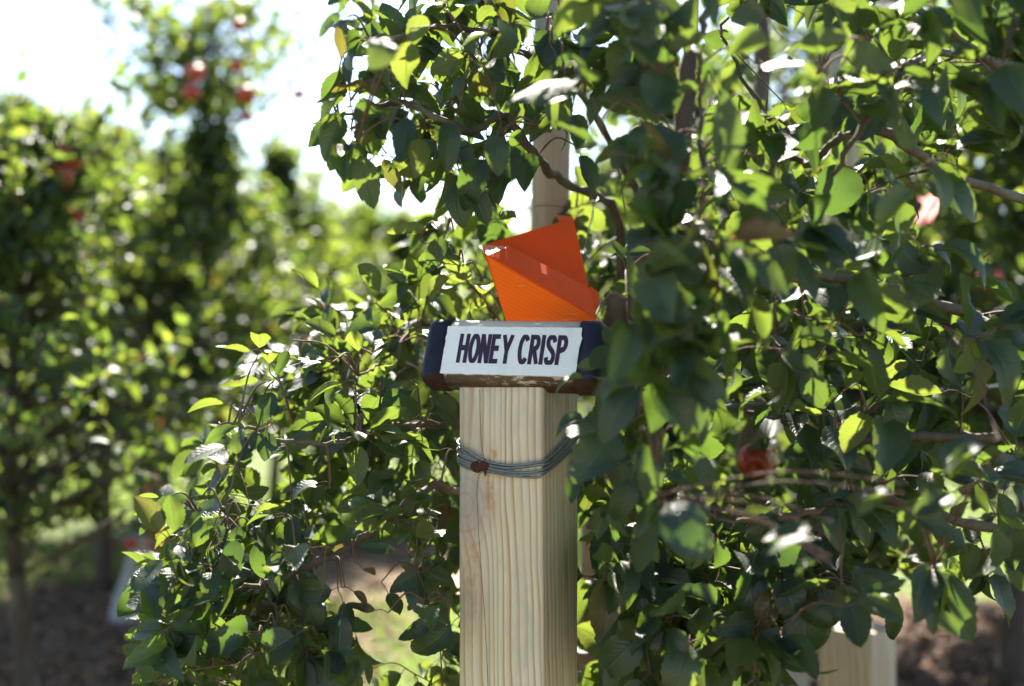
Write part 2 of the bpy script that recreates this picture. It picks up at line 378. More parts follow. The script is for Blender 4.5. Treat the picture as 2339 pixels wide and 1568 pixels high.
def grow_tree(name, label, base, limbs, regions, seed, size=(.050, .082), red=.05, heroes=(), droop=.45, bright=.5, group=None):
    """limbs: list of (partname, [(px,py,depth,radius)...]) ; regions: (poly,d0,d1,n,leaves)"""
    g = np.random.default_rng(seed)
    root = empty(name, tuple(base), label, "tree", group)
    nodes = []
    for pn, pts in limbs:
        q = np.array([[*(P(a, b, d) if pn != 'W' else (a, b, d)), r] for a, b, d, r in pts])
        s = smooth_path(q, 8); s[:, :3] += g.normal(0, .002, (len(s), 3))
        rad = s[:, 3] * (.6 if pn == 'branch' else 1.) * (1 + .10 * np.sin(np.arange(len(s)) * 1.7 + g.uniform(0, 6)) + g.normal(0, .04, len(s)))
        mb = MB(); mb.tube(s[:, :3], np.maximum(rad, .0012), 10)
        mb.build(pn, BARK, root); nodes.append(s[:, :4])
    nodes = list(np.concatenate(nodes)); NP = np.array([x[:3] for x in nodes]); NR = np.array([x[3] for x in nodes])
    tg = []; nl = []
    for poly, d0, d1, n, lv in regions:
        q = in_poly_targets(poly, d0, d1, n, g); tg.append(q); nl += [lv] * n
    tg = np.concatenate(tg); nl = np.array(nl)
    dist = np.array([np.min(np.linalg.norm(NP - t, axis=1)) for t in tg]); order = np.argsort(dist)
    tw = MB(); LP, LQ, LA, LN, LL = [], [], [], [], []
    for k in order:
        t = tg[k]; d = np.linalg.norm(NP - t, axis=1); i = int(np.argmin(d)); s = NP[i]; dd = d[i]
        if dd < .03: continue
        midp = s * .45 + t * .55 + np.array([0, 0, .12 * dd]) + g.normal(0, .06 * dd, 3)
        c = smooth_path(np.array([s, midp, t]), 5 if dd < .3 else 8)
        blocked = False
        pp = proj(c)
        for poly, dl in KEEP:
            if (poly_in(pp, poly) & (c[:, 1] < dl)).sum() > 1: blocked = True
        if blocked: continue
        r0 = min(NR[i] * .8, .0018 + .008 * dd); rads = np.linspace(r0, .0011, len(c))
        tw.tube(c, rads, 5, False)
        NP = np.vstack([NP, c[2:]]); NR = np.append(NR, rads[2:])
        n = max(3, int(g.normal(nl[k], 2)))
        seg = np.linalg.norm(np.diff(c, axis=0), axis=1).sum()
        lo = max(0, 1 - .17 / max(seg, .01))
        ts = np.append(g.uniform(lo, 1, max(1, n - 4)), np.ones(min(4, n - 1)))
        idx = np.clip(ts * (len(c) - 1), 0, len(c) - 1.001); i0 = idx.astype(int); fr = (idx - i0)[:, None]
        q = c[i0] * (1 - fr) + c[i0 + 1] * fr; tdir = nrm(c[i0 + 1] - c[i0])
        rad = g.normal(0, 1, (len(q), 3)); rad -= tdir * (rad * tdir).sum(1, keepdims=True); rad = nrm(rad)
        fwd = np.where(ts >= 1, 1.0, .45)[:, None] + g.normal(0, .2, (len(q), 1))
        pd = nrm(tdir * fwd + rad * .9 + np.array([0, 0, .25]))
        pl = g.uniform(.012, .028, len(q))
        b = q + pd * pl[:, None]
        ax = nrm(pd + np.array([0, 0, -1.]) * g.normal(droop, .35, len(q))[:, None] + g.normal(0, .2, (len(q), 3)))
        no = nrm(np.array([0, 0, 1.]) + np.array([0, -.40, 0]) + g.normal(0, .55, (len(q), 3)))
        LP.append(b); LQ.append(q); LA.append(ax); LN.append(no); LL.append(g.uniform(*size, len(q)) * np.where(g.random(len(q)) < .18, .6, 1))
    LP, LQ, LA, LN, LL = map(np.concatenate, (LP, LQ, LA, LN, LL))
    LW = LL * g.uniform(.50, .74, len(LL)); ok = kept(LP, LA, LN, LL, LW)
    LP, LQ, LA, LN, LL, LW = (x[ok] for x in (LP, LQ, LA, LN, LL, LW))
    rr = np.clip(g.normal(bright, .24, len(LP)), 0, 1); kd = np.where(g.random(len(LP)) < red, g.uniform(.3, 1, len(LP)), 0)
    # leaves placed one by one: (px, py, depth, length px, image angle deg, normal, width ratio, tone, redness)
    if heroes:
        H = []
        for hx, hy, hd, hl, an, no, wr, tone, rd in [h_ for h_ in heroes if h_[1] > 1350 or 1250 < h_[0] < 1450 or not shades(P(*h_[:3])[None])[0]] + [glint(*q_, k_) for k_, q_ in enumerate(GLA if seed == 21 else GLB)]:
            Lh = hl / FX * hd; a2 = R(an)
            n_ = nrm(np.array(no, float)); a_ = np.array([math.cos(a2), 0., math.sin(a2)])
            if abs((a_ * n_).sum()) > .01: a_ = nrm(a_ - n_ * (a_ * n_).sum())
            base_ = P(hx, hy, hd) - a_ * Lh * .5
            j = np.argmin(np.linalg.norm(NP - (base_ - a_ * .02), axis=1)); nd = NP[j]
            st = base_ - a_ * .02
            if np.linalg.norm(nd - st) > .01: tw.tube(smooth_path(np.array([nd, (nd + st) / 2 + np.array([0, 0, .02]), st]), 4), np.linspace(.002, .0011, 9), 5, False)
            H.append((base_, st, a_, n_, Lh, Lh * wr, tone, rd))
        LP = np.vstack([LP, [h[0] for h in H]]); LQ = np.vstack([LQ, [h[1] for h in H]]); LA = np.vstack([LA, [h[2] for h in H]]); LN = np.vstack([LN, [h[3] for h in H]])
        LL = np.append(LL, [h[4] for h in H]); LW = np.append(LW, [h[5] for h in H]); rr = np.append(rr, [h[6] for h in H]); kd = np.append(kd, [h[7] for h in H])
    V, F, at = leaf_mesh(LP, LA, LN, LL, LW, rr, kd, 15, 4, seed)
    mesh_obj("crown", V, F, LEAF, root, True, at)
    pv, pf = petioles(LP, LQ); tv = np.concatenate(tw.V)
    tf = np.array(tw.F); mesh_obj("twigs", np.vstack([tv, pv]), np.vstack([tf, pf + len(tv)]), TWIG, root)
    print(name, "leaves", len(LP), "rejected", int((~ok).sum()))
    return root

# ------------------------------------------------------------------ sign post
TH = R(-25)
C0 = np.array([(1239.6 - CX) / FX * 1.93, 1.93])      # nearest vertical edge
ux = np.array([math.cos(TH), math.sin(TH)]); uy = np.array([-math.sin(TH), math.cos(TH)])
PW = .14; pc = C0 - ux * PW / 2 + uy * PW / 2
POST_TOP = 1.142
def square_post(root, name, w_, z0, z1, mt, bevel=.006, nz=40):
    """local coordinates, bevelled arrises, slightly uneven faces"""
    h = w_ / 2; pr = []
    for cx_, cy_, a0 in ((h - bevel, -h + bevel, -90), (h - bevel, h - bevel, 0), (-h + bevel, h - bevel, 90), (-h + bevel, -h + bevel, 180)):
        for k in range(5): a = R(a0 + 22.5 * k); pr.append((cx_ + bevel * math.cos(a), cy_ + bevel * math.sin(a)))
    pr = np.array(pr); m = len(pr); V = []
    zs = list(np.linspace(z0, z1 - .003, nz)) + [z1]
    for q, z in enumerate(zs):
        s = 1 + .004 * math.sin(z * 23) + .003 * math.sin(z * 61 + 1) - (.025 if q == len(zs) - 1 else 0)
        V += [(x * s, y * s, z) for x, y in pr]
    F = [(i * m + j, i * m + (j + 1) % m, (i + 1) * m + (j + 1) % m, (i + 1) * m + j) for i in range(len(zs) - 1) for j in range(m)]
    F += [tuple(range(m))[::-1], tuple((len(zs) - 1) * m + j for j in range(m))]
    me = bpy.data.meshes.new(name); me.from_pydata([tuple(v) for v in V], [], F); me.materials.append(mt)
    me.polygons.foreach_set("use_smooth", [len(p.vertices) == 4 for p in me.polygons])
    o = bpy.data.objects.new(name, me); COL.objects.link(o); o.parent = root; return o
post = empty("wooden_post", (pc[0], pc[1], 0), "pale square pine post under the white variety sign, with wire wrapped round it", "post")
post.rotation_euler = (0, 0, TH)
square_post(post, "shaft", PW, -.3, POST_TOP, WOOD)
def local_mesh(mb, name, mt, parent, smooth=True):
    me = bpy.data.meshes.new(name); me.from_pydata([tuple(v) for v in np.concatenate(mb.V)], [], mb.F); me.materials.append(mt)
    me.polygons.foreach_set("use_smooth", [smooth] * len(me.polygons))
    o = bpy.data.objects.new(name, me); COL.objects.link(o); o.parent = parent; return o
# long drying crack down the front face (a thin dark sliver set in the face)
mb = MB(); yf = -PW / 2 - .0008
cr = smooth_path(np.array([(-.0335, 1.130), (-.0315, 1.06), (-.0265, 1.018), (-.0375, .985), (-.034, .90), (-.026, .80), (-.020, .70), (-.019, .55), (-.015, .3)]), 10)
cr[:, 0] += rng.normal(0, .0003, len(cr)); wd = np.interp(cr[:, 1], [.3, .6, .75, 1.0, 1.13], [.0010, .0012, .0007, .0005, .0008])
V = [(x - a / 2, yf, z) for (x, z), a in zip(cr, wd)] + [(x + a / 2, yf, z) for (x, z), a in zip(cr, wd)]; n_ = len(cr)
mb.add(V, [(i, i + n_, i + n_ + 1, i + 1) for i in range(n_ - 1)]); local_mesh(mb, "crack", CRACK, post, False)
# wire wrapped round the post, in post-local coordinates
wr = empty("wire_coil", (pc[0], pc[1], 0), "slack grey wire coil wrapped round the pale sign post", "wire"); wr.rotation_euler = (0, 0, TH)
h = PW / 2
for k in range(8):
    o_ = .0020 + .0020 * (k % 2) + .0004 * k; dz = (k - 3.5) * .0030; e = rng.normal(0, .0015, 8)
    sp = .9 + .05 * k
    path = [(-h - o_, h * .9, 1.050 + dz), (-h - o_ - .001, -h * .3, 1.044 + dz * 1.2), (-h * .97, -h - o_, 1.032 + dz * 1.5 + e[0]),
            (-h * .55, -h - o_ - .0015, 1.020 + dz * 1.1 + e[1]), (-h * .3, -h - o_, 1.015 + dz * .8), (h * .25, -h - o_, 1.010 + dz * .9 + e[3]),
            (h * .85, -h - o_, 1.014 + dz + e[4]), (h + o_, -h * .9, 1.019 + dz), (h + o_ + .001, -h * .2, 1.033 + dz * 1.2 + e[5]), (h + o_, h * .45, 1.050 + dz * 1.4 + e[6]),
            (h + o_, h, 1.066 + dz * 1.3)]
    if k < 4: path += [(h + .03, h + .05, 1.074 + dz), (h + .075, h + .15, 1.085 + dz * .8), (h + .2, h + .4, 1.095 + dz * .3), (h + .75, h + 1.4, 1.12)]
    else: path += [(h * .6, h + o_, 1.068 + dz), (-h * .6, h + o_, 1.058 + dz), (-h - o_, h * .95, 1.050 + dz)]
    mb = MB(); mb.tube(smooth_path(path, 7), .0018, 7); local_mesh(mb, "strand", WIRE, wr)
def lump(mb, c, r, sq=(1, 1, 1), seed=0, n=10):
    g = np.random.default_rng(seed); V = []; ph = g.uniform(0, 6, 6)
    for i in range(n + 1):
        a = math.pi * i / n
        for j in range(n * 2):
            b = math.pi * j / n; d = np.array([math.sin(a) * math.cos(b), math.sin(a) * math.sin(b), math.cos(a)])
            q = 1 + .16 * math.sin(3 * d[0] + ph[0]) * math.cos(4 * d[2] + ph[1]) + .10 * math.sin(7 * d[1] + 5 * d[2] + ph[2])
            V.append(np.array(c) + d * r * q * np.array(sq))
    m = 2 * n; F = [(i * m + j, (i + 1) * m + j, (i + 1) * m + (j + 1) % m, i * m + (j + 1) % m) for i in range(n) for j in range(m)]
    mb.add(V, F)
bolt = MB(); lump(bolt, (-.0365, -h - .006, 1.0145), .0088, (1, .75, 1), 1); lump(bolt, (-.0225, -h - .006, 1.0165), .0078, (1, .8, 1.05), 5)
lump(bolt, (-.0300, -h - .005, 1.015), .006, (1.2, .9, .9), 7); bolt.tube([(-.0225, -h - .004, 1.014), (-.0215, -h - .005, 1.005), (-.0225, -h - .004, 1.001)], [.003, .002, .001], 6)
local_mesh(bolt, "rusty_clip", RUST, wr)
fl = MB(); lump(fl, (-.042, -h - .003, 1.026), .0022, (1.3, .6, 1), 3, 5)
local_mesh(fl, "orange_fleck", simple("orange_rust", (.62, .20, .04), .9), wr)

# ------------------------------------------------------------------ the sign
def euler_world(o, yaw, tilt, roll):
    from mathutils import Matrix
    o.matrix_world = Matrix.Translation(o.location) @ Matrix.Rotation(yaw, 4, 'Z') @ Matrix.Rotation(tilt, 4, 'X') @ Matrix.Rotation(roll, 4, 'Y')
sg = empty("variety_sign", (-.0026, 1.95, 1.188), "white label reading HONEY CRISP on a navy ended rounded block resting on the post", "sign")
euler_world(sg, R(-20), R(-22), .018)
def round_block(x0, x1, hz0, hz1, yd, r, nseg=6, endr=.010, steps=8):
    """rounded box from x0 to x1, z hz0..hz1, front at y=0.002 going back yd; ends rounded when endr>0"""
    prof = []
    for cy_, cz_, a0 in ((r, hz1 - r, 90), (r, hz0 + r, 180), (yd - r, hz0 + r, 270), (yd - r, hz1 - r, 0)):
        for k in range(nseg + 1): a = R(a0 + 90 * k / nseg); prof.append((cy_ + r * math.cos(a), cz_ + r * math.sin(a)))
    prof = np.array(prof); c = prof.mean(0); m = len(prof); xs = []; sc = []
    def end(x, sgn):
        return [(x + sgn * -(endr * (1 - math.sin(R(90 * k / 5)))) * 1.0, endr * (1 - math.cos(R(90 * k / 5)))) for k in range(6)]
    return prof, c, m
NAVY = simple("navy_paint", (.020, .024, .060), .42, 0, .5, (.05, .05, .075), 70, .0006, .8)
m_, t_, b_ = mat("navy_rusting"); N = NT(t_)
v = N.mapping(); sx = N.n("ShaderNodeSeparateXYZ"); N.l(v, sx.inputs[0])
lowz = N.math('MULTIPLY', N.math('ADD', sx.outputs[2], .034), -30.)
rf = N.math('ADD', N.math('MULTIPLY', N.noise(v, 60, 5, .7), 1.6), lowz)
rf = N.ramp(rf, [(.95, 0.), (1.0, 0.), (1., 1.)]); 
rfac = N.math('MULTIPLY', rf, 1.)
nz = N.noise(v, 45, 5)
cnav = N.mix(N.ramp(nz, [(.45, 0.), (.7, .5)]), (.008, .009, .026), (.022, .024, .042))
N.l(N.mix(rfac, cnav, N.mix(N.noise(v, 160, 4), (.075, .028, .016), (.022, .011, .009))), b_.inputs["Base Color"])
N.l(N.ramp(rfac, [(0, .5), (1, .9)]), b_.inputs["Roughness"]); b_.inputs["Specular IOR Level"].default_value = .3; N.l(N.bump(nz, .4, .0015), b_.inputs["Normal"])
NAVY = m_
m_, t_, b_ = mat("chipped_cream_paint"); N = NT(t_); v = N.mapping((1, 1, 1)); sx = N.n("ShaderNodeSeparateXYZ"); N.l(v, sx.inputs[0])
chip = N.ramp(N.math('ADD', N.noise(N.mapping((.35, 1, 1)), 70, 6, .7), N.math('MULTIPLY', sx.outputs[2], -2.2)), [(.50, 0.), (.54, 1.)])
cc = N.mix(chip, (.52, .47, .42), N.mix(N.noise(v, 110, 4), (.17, .09, .05), (.05, .025, .016)))
under = N.ramp(sx.outputs[1], [(.0, 0.), (.008, 0.), (.015, 1.)])
cc = N.mix(N.math('MULTIPLY', under, .8), cc, (.07, .028, .02))
N.l(cc, b_.inputs["Base Color"]); b_.inputs["Roughness"].default_value = .7
N.l(N.bump(N.noise(v, 90, 5), .5, .0015), b_.inputs["Normal"]); CREAM = m_
m_, t_, b_ = mat("white_label"); N = NT(t_)
nn = N.noise(N.mapping((1, 1, .4)), 35, 5, .65)
N.l(N.mix(N.ramp(nn, [(.5, 0.), (.8, .4)]), (.86, .87, .89), (.60, .58, .55)), b_.inputs["Base Color"]); b_.inputs["Roughness"].default_value = .45
N.l(N.bump(N.noise(N.mapping(), 60, 3), .15, .001), b_.inputs["Normal"]); LABEL = m_
INK = simple("purple_black_ink", (.030, .012, .045), .5, 0, .4, (.055, .025, .05), 50)
W_, H_ = .214, .077
def loft(name, xs, mt, parent, r=.016, z0=-.0515, z1=.056, yd=.056, y0=.0):
    prof = []
    for cy_, cz_, a0 in ((y0 + r, z1 - r, 90), (y0 + r, z0 + r, 180), (y0 + yd - r, z0 + r, 270), (y0 + yd - r, z1 - r, 0)):
        for k in range(7): a = R(a0 + 90 * k / 6); prof.append((cy_ + r * math.cos(a), cz_ + r * math.sin(a)))
    prof = np.array(prof); c = np.array([y0 + yd / 2, (z0 + z1) / 2]); m = len(prof); V = []
    for x, ins in xs:
        s = np.array([1 - ins / (yd / 2), 1 - ins / ((z1 - z0) / 2)]); q = c + (prof - c) * s
        V += [(x, a, b) for a, b in q]
    F = [(i * m + j, (i + 1) * m + j, (i + 1) * m + (j + 1) % m, i * m + (j + 1) % m) for i in range(len(xs) - 1) for j in range(m)]
    F += [tuple(range(m)), tuple((len(xs) - 1) * m + j for j in range(m))[::-1]]
    mb = MB(); mb.add(V, F); return local_mesh(mb, name, mt, parent)
XL, XR = -W_ / 2 - .036, W_ / 2 + .032
ee = [( (1 - math.sin(R(15 * k))) * .014, (1 - math.cos(R(15 * (6 - k)))) ) for k in range(7)]
def cap_xs(x_end, x_in, sgn, er=.013):
    xs = []
    for k in range(7):
        a = R(15 * k); xs.append((x_end + sgn * er * (1 - math.sin(a)) * 1., er * (1 - math.cos(R(90) - a)) if False else er * (1 - math.sin(a)) * 0 + er * (1 - math.sqrt(max(0, 1 - (1 - math.sin(a)) ** 2)))))
    return xs
def end_cap(x_end, x_in, sgn, er=.013):
    out = []
    for k in range(7):
        a = R(15 * k)                     # 0 at the very end, 90 deg where the cap is full
        out.append((x_end + sgn * er * (1 - math.cos(a)) if False else x_end + sgn * er * (1 - math.cos(a)), er * (1 - math.sin(a))))
    out.append((x_in, 0.)); return out
loft("block_core", [(-W_ / 2 - .004, 0), (W_ / 2 - .0, 0)], CREAM, sg, z0=-.0495, z1=.0545, yd=.054, y0=.0015)
le = end_cap(XL, -W_ / 2 + .004, 1); loft("end_cap", le, NAVY, sg)
re_ = end_cap(XR, W_ / 2 - .004, -1)[::-1]; loft("end_cap", re_, NAVY, sg)
# label plate with a chipped right edge
g2 = np.random.default_rng(4)
out = []
for a, b, n in (((-W_ / 2, H_ / 2), (W_ / 2, H_ / 2), 30), ((W_ / 2, H_ / 2), (W_ / 2, -H_ / 2), 14), ((W_ / 2, -H_ / 2), (-W_ / 2, -H_ / 2), 30), ((-W_ / 2, -H_ / 2), (-W_ / 2, H_ / 2), 12)):
    for k in range(n): out.append(np.array(a) * (1 - k / n) + np.array(b) * k / n + g2.normal(0, .0003, 2))
out = np.array(out)
for i in range(len(out)):
    x, z = out[i]
    if x > W_ / 2 - .002 and .008 < z < .030: out[i, 0] += .004 * math.exp(-((z - .020) / .004) ** 2)
yl = -.0012; m = len(out); V = [(x, yl, z) for x, z in out] + [(x, .003, z) for x, z in out]
mb = MB(); mb.add(V, [tuple(range(m))] + [(i, i + m, (i + 1) % m + m, (i + 1) % m) for i in range(m)])
lab = local_mesh(mb, "label_plate", LABEL, sg, False)
# lettering built as thin solid strokes, condensed capitals
def stroke_letter(ch):
    """outline polygons in a 1 x 1.9 cell as list of stroke polylines"""
    def arc(cx, cy, rx, ry, a0, a1, n=18): return [(cx + rx * math.cos(R(a)), cy + ry * math.sin(R(a))) for a in np.linspace(a0, a1, n)]
    Hh = 2.1
    return {'H': [[(.14, 0), (.14, Hh)], [(.86, 0), (.86, Hh)], [(.14, Hh * .52), (.86, Hh * .52)]],
            'O': [arc(.52, Hh / 2, .40, Hh / 2 - .13, 0, 360, 32)],
            'N': [[(.14, 0), (.14, Hh)], [(.86, 0), (.86, Hh)], [(.16, Hh - .05), (.84, .05)]],
            'E': [[(.14, 0), (.14, Hh)], [(.14, .14), (.86, .14)], [(.14, Hh * .52), (.80, Hh * .52)], [(.14, Hh - .14), (.84, Hh - .14)]],
            'Y': [[(.06, Hh), (.5, Hh * .44)], [(.94, Hh), (.5, Hh * .44)], [(.5, Hh * .5), (.5, 0)]],
            'C': [arc(.54, Hh / 2, .41, Hh / 2 - .13, 42, 318, 28)],
            'R': [[(.14, 0), (.14, Hh)], [(.14, Hh - .14)] + arc(.52, Hh * .735, .30, Hh * .265 - .14, 90, -90, 14) + [(.14, Hh * .47)], [(.48, Hh * .47), (.86, 0)]],
            'I': [[(.14, 0), (.14, Hh)]],
            'S': [smooth_path(np.array([(.86, 1.60), (.74, 1.88), (.5, 1.97), (.24, 1.86), (.16, 1.58), (.28, 1.30), (.52, 1.08), (.78, .84), (.86, .52), (.76, .24), (.5, .12), (.22, .22), (.12, .52)]), 4).tolist()],
            'P': [[(.14, 0), (.14, Hh)], [(.14, Hh - .14)] + arc(.50, Hh * .72, .34, Hh * .28 - .14, 90, -90, 14) + [(.14, Hh * .44)]]}[ch]
def write(text, x0, x1, z0, z1, parent):
    adv = {'I': .50, ' ': .60}; tot = sum(adv.get(c, 1.17) for c in text) - .2; sx_ = (x1 - x0) / tot; sz_ = (z1 - z0) / 2.1
    mb = MB(); x = 0; yy = yl - .0006
    for q, ch in enumerate(text):
        if ch == ' ': x += adv[' ']; continue
        for si, st in enumerate(stroke_letter(ch)):
            p = np.array(st, float); T = nrm(np.gradient(p, axis=0)) if len(p) > 2 else np.repeat(nrm(p[1:] - p[:1]), 2, 0)
            nr = np.stack([-T[:, 1], T[:, 0]], 1); tk = .20
            off = nr * np.array([tk, tk * .95])
            a, b = p + off, p - off; n = len(p); V = []
            for pt in list(a) + list(b):
                V.append((x0 + (x + pt[0]) * sx_, yy - .00004 * si - .00001 * (q % 2), z0 + np.clip(pt[1], 0, 2.1) * sz_))
            V2 = [(vx, yl + .0002, vz) for vx, _, vz in V]; F = []
            for i in range(n - 1): F.append((i, i + n, i + n + 1, i + 1))
            V = V + V2; k2 = 2 * n
            rim = list(range(n)) + list(range(2 * n - 1, n - 1, -1))
            F += [(rim[i], rim[(i + 1) % len(rim)], rim[(i + 1) % len(rim)] + k2, rim[i] + k2) for i in range(len(rim))]
            mb.add(V, F)
        x += adv.get(ch, 1.17)
    return local_mesh(mb, "lettering", INK, parent, False)
write("HONEY CRISP", -W_ / 2 + .024, W_ / 2 - .019, -H_ / 2 + .0175, H_ / 2 - .0125, lab)

# ------------------------------------------------------------------ orange insect trap
m_, t_, b_ = mat("orange_corrugated_plastic"); N = NT(t_)
v = N.mapping((1, 1, 1), (0, R(-28), 0)); sx = N.n("ShaderNodeSeparateXYZ"); N.l(v, sx.inputs[0])
flute = N.ramp(N.math('FRACT', N.math('MULTIPLY', sx.outputs[2], 170.)), [(0, 0.), (.5, 1.), (1, 0.)])
scr = N.ramp(N.noise(N.mapping((5, 1, 160), (0, R(-28), 0)), 1.6, 3, .6), [(.58, 0.), (.64, 1.)])
patch = N.ramp(N.noise(N.mapping(), 22, 2), [(.48, 0.), (.58, 1.)])
oc = N.mix(N.math('MULTIPLY', flute, .35), (.95, .16, .010), (.78, .075, .004))
oc = N.mix(N.math('MULTIPLY', N.math('MULTIPLY', scr, patch), .55), oc, (.95, .62, .42))
N.l(oc, b_.inputs["Base Color"]); b_.inputs["Roughness"].default_value = .5; b_.inputs["Specular IOR Level"].default_value = .18
N.l(N.bump(flute, .25, .0006), b_.inputs["Normal"])
tl = N.n("ShaderNodeBsdfTranslucent"); tl.inputs[0].default_value = (.95, .06, .0, 1); mx = N.n("ShaderNodeMixShader"); mx.inputs[0].default_value = .06
N.l(b_.outputs[0], mx.inputs[1]); N.l(tl.outputs[0], mx.inputs[2]); N.l(mx.outputs[0], t_.nodes["Material Output"].inputs[0]); ORG = m_
m_, t_, b_ = mat("orange_smooth_plastic"); N = NT(t_)
N.l(N.mix(N.noise(N.mapping(), 40, 4), (.90, .105, .006), (.80, .07, .004)), b_.inputs["Base Color"]); b_.inputs["Roughness"].default_value = .45; b_.inputs["Specular IOR Level"].default_value = .2
tl = N.n("ShaderNodeBsdfTranslucent"); tl.inputs[0].default_value = (.9, .05, .0, 1); mx = N.n("ShaderNodeMixShader"); mx.inputs[0].default_value = .06
N.l(b_.outputs[0], mx.inputs[1]); N.l(tl.outputs[0], mx.inputs[2]); N.l(mx.outputs[0], t_.nodes["Material Output"].inputs[0]); ORG2 = m_
def P5(px, py, d): return P(px / 1.0688, py / 1.0688, d)
trap_o = P5(1320, 700, 2.05)
trap = empty("insect_trap", tuple(trap_o), "orange folded plastic insect trap hanging open behind the white sign", "trap")
A_, B_, C_, D_, E_ = P5(1176, 600, 2.075), P5(1399, 533, 2.165), P5(1245, 604, 2.045), P5(1441, 708, 2.035), P5(1456, 780, 1.995)
A2 = P5(1190, 626, 2.01); FL = P5(1241, 794, 2.055); FR = P5(1440, 808, 2.045); BR = P5(1460, 800, 2.08); BL = P5(1236, 786, 2.075)
mb = MB(); mb.sheet([A2, E_, FR, FL], .0032); mb.build("front_panel", ORG, trap, False)
mb = MB(); mb.sheet([C_, D_, E_ + np.array([0, 0, .0006]), A2 + np.array([0, 0, .0006])], .0028); mb.sheet([A_, C_, A2], .0026); mb.build("folded_lip", ORG2, trap, False)
mb = MB(); mb.sheet([A_, BL, BR, B_], .0032); mb.build("back_panel", ORG2, trap, False)
mb = MB(); mb.sheet([P5(1356, 526, 2.19), P5(1398, 531, 2.167), P5(1372, 548, 2.16)], .0026)
mb.build("folded_tab", ORG2, trap, False); mb = MB(); mb.sheet([P5(1441, 700, 2.118), P5(1463, 716, 2.135), P5(1461, 744, 2.130), P5(1450, 772, 2.10)], .0026); mb.build("folded_tab", ORG2, trap, False)
mb = MB(); mb.sheet([FL, FR, BR, BL], .003); mb.build("bottom_panel", ORG, trap, False)
mb = MB(); g3 = np.random.default_rng(2)
for k in range(2):
    q = [P5(1447, 648, 2.10), P5(1430, 622, 2.10), P5(1434, 590, 2.11), P5(1437, 560, 2.12), P5(1446, 530, 2.14), P5(1450, 500, 2.17), P5(1462, 488, 2.2)]
    q = [a + g3.normal(0, .0022, 3) for a in q]; mb.tube(smooth_path(q, 6), .0007, 5)
mb.build("hanger_wire", WIRE, trap)

# ------------------------------------------------------------------ other posts and trellis wire
def round_post(name, label, px, d, r, z1, lean=0., mt=None, group=None, cat="post"):
    b = P(px, 784, d); o = empty(name, (b[0], d, 0), label, cat, group); mb = MB()
    z = np.linspace(-.2, z1, 30)
    pts = np.stack([lean * (z - 1.4), 0 * z, z], 1); mb.tube(pts, r * (1 + .02 * np.sin(z * 9)), 22)
    local_mesh(mb, "shaft", mt or WOOD_GREY, o); return o
round_post("support_post", "tall grey weathered round post rising behind the orange trap", 1256, 2.42, .0345, 2.6, .014)
round_post("support_post", "tall grey weathered post seen blurred among upper right leaves", 1925, 3.4, .038, 2.9, 0.)
def low_post(px, d, w_, z1, label, yaw=-25, mt=None):
    b = P(px, 784, d); o = empty("wooden_post", (b[0], d, 0), label, "post"); o.rotation_euler = (0, 0, R(yaw))
    square_post(o, "shaft", w_, -.3, z1, mt or WOOD_FAR, .006, 12); return o
low_post(1958, 3.05, .135, .54, "blurred low wooden post at bottom right beneath hanging leaves", -40)
low_post(1722, 3.1, .035, .62, "thin pale wooden stake just left of the low bottom right post", -20)
low_post(1790, 4.4, .15, 1.09, "blurred beige post seen through leaves above the red apple", -20)
low_post(355, 6.6, .11, .72, "blurred reddish brown post with pink tape among left background trunks", -10,
         simple("red_brown_wood", (.42, .17, .12), .8, 0, .3, (.30, .15, .10), 12))
TAPE = simple("pink_tape", (.75, .13, .17), .5, 0, .4, (.7, .2, .22), 20)
tp = bpy.data.objects["wooden_post.004"]
mb = MB(); hw = .062
mb.add([(x * hw, y * hw, z) for z in (.26, .42) for x, y in ((-1, -1), (1, -1), (1, 1), (-1, 1))], [(i, (i + 1) % 4, (i + 1) % 4 + 4, i + 4) for i in range(4)])
local_mesh(mb, "tape_band", TAPE, tp, False)
def ribbon(px, py, d, w_, h_, label, seed):
    g = np.random.default_rng(seed); b = P(px, py, d); n, k = 12, 8; V = []
    for i in range(n + 1):
        for j in range(k + 1):
            t, u = i / n, j / k * 2 - 1; V.append(b + np.array([u * w_ / 2 * (1 - .35 * t) + .01 * math.sin(t * 5), .012 * math.sin(u * 4 + t * 6), -t * h_ + .008 * math.sin(u * 3)]))
    F = [(i * (k + 1) + j, i * (k + 1) + j + 1, (i + 1) * (k + 1) + j + 1, (i + 1) * (k + 1) + j) for i in range(n) for j in range(k)]
    o = mesh_obj("flagging_ribbon", V, F, PINK); tag(o, label, "ribbon"); o["group"] = "pink ribbons tied in the right hand trees"; return o
m_, t_, b_ = mat("pink_ribbon"); N = NT(t_); b_.inputs["Base Color"].default_value = (.80, .22, .26, 1); b_.inputs["Roughness"].default_value = .4
N.l(N.mix(N.noise(N.mapping(), 12, 3), (.85, .38, .38), (.72, .28, .30)), b_.inputs["Base Color"])
tl = N.n("ShaderNodeBsdfTranslucent"); tl.inputs[0].default_value = (.85, .42, .40, 1); mx = N.n("ShaderNodeMixShader"); mx.inputs[0].default_value = .5
N.l(b_.outputs[0], mx.inputs[1]); N.l(tl.outputs[0], mx.inputs[2]); N.l(mx.outputs[0], t_.nodes["Material Output"].inputs[0]); PINK = m_
ribbon(2121, 448, 3.6, .060, .075, "larger pink ribbon tag hanging at far right between dark leaves", 1)
ribbon(1938, 545, 3.3, .03, .07, "small narrow pink ribbon showing through leaves right of centre", 2)
def wire(name, pts, r, label):
    mb = MB(); mb.tube(smooth_path(pts, 8), r, 6); o = mb.build(name, WIRE); tag(o, label, "wire"); return o
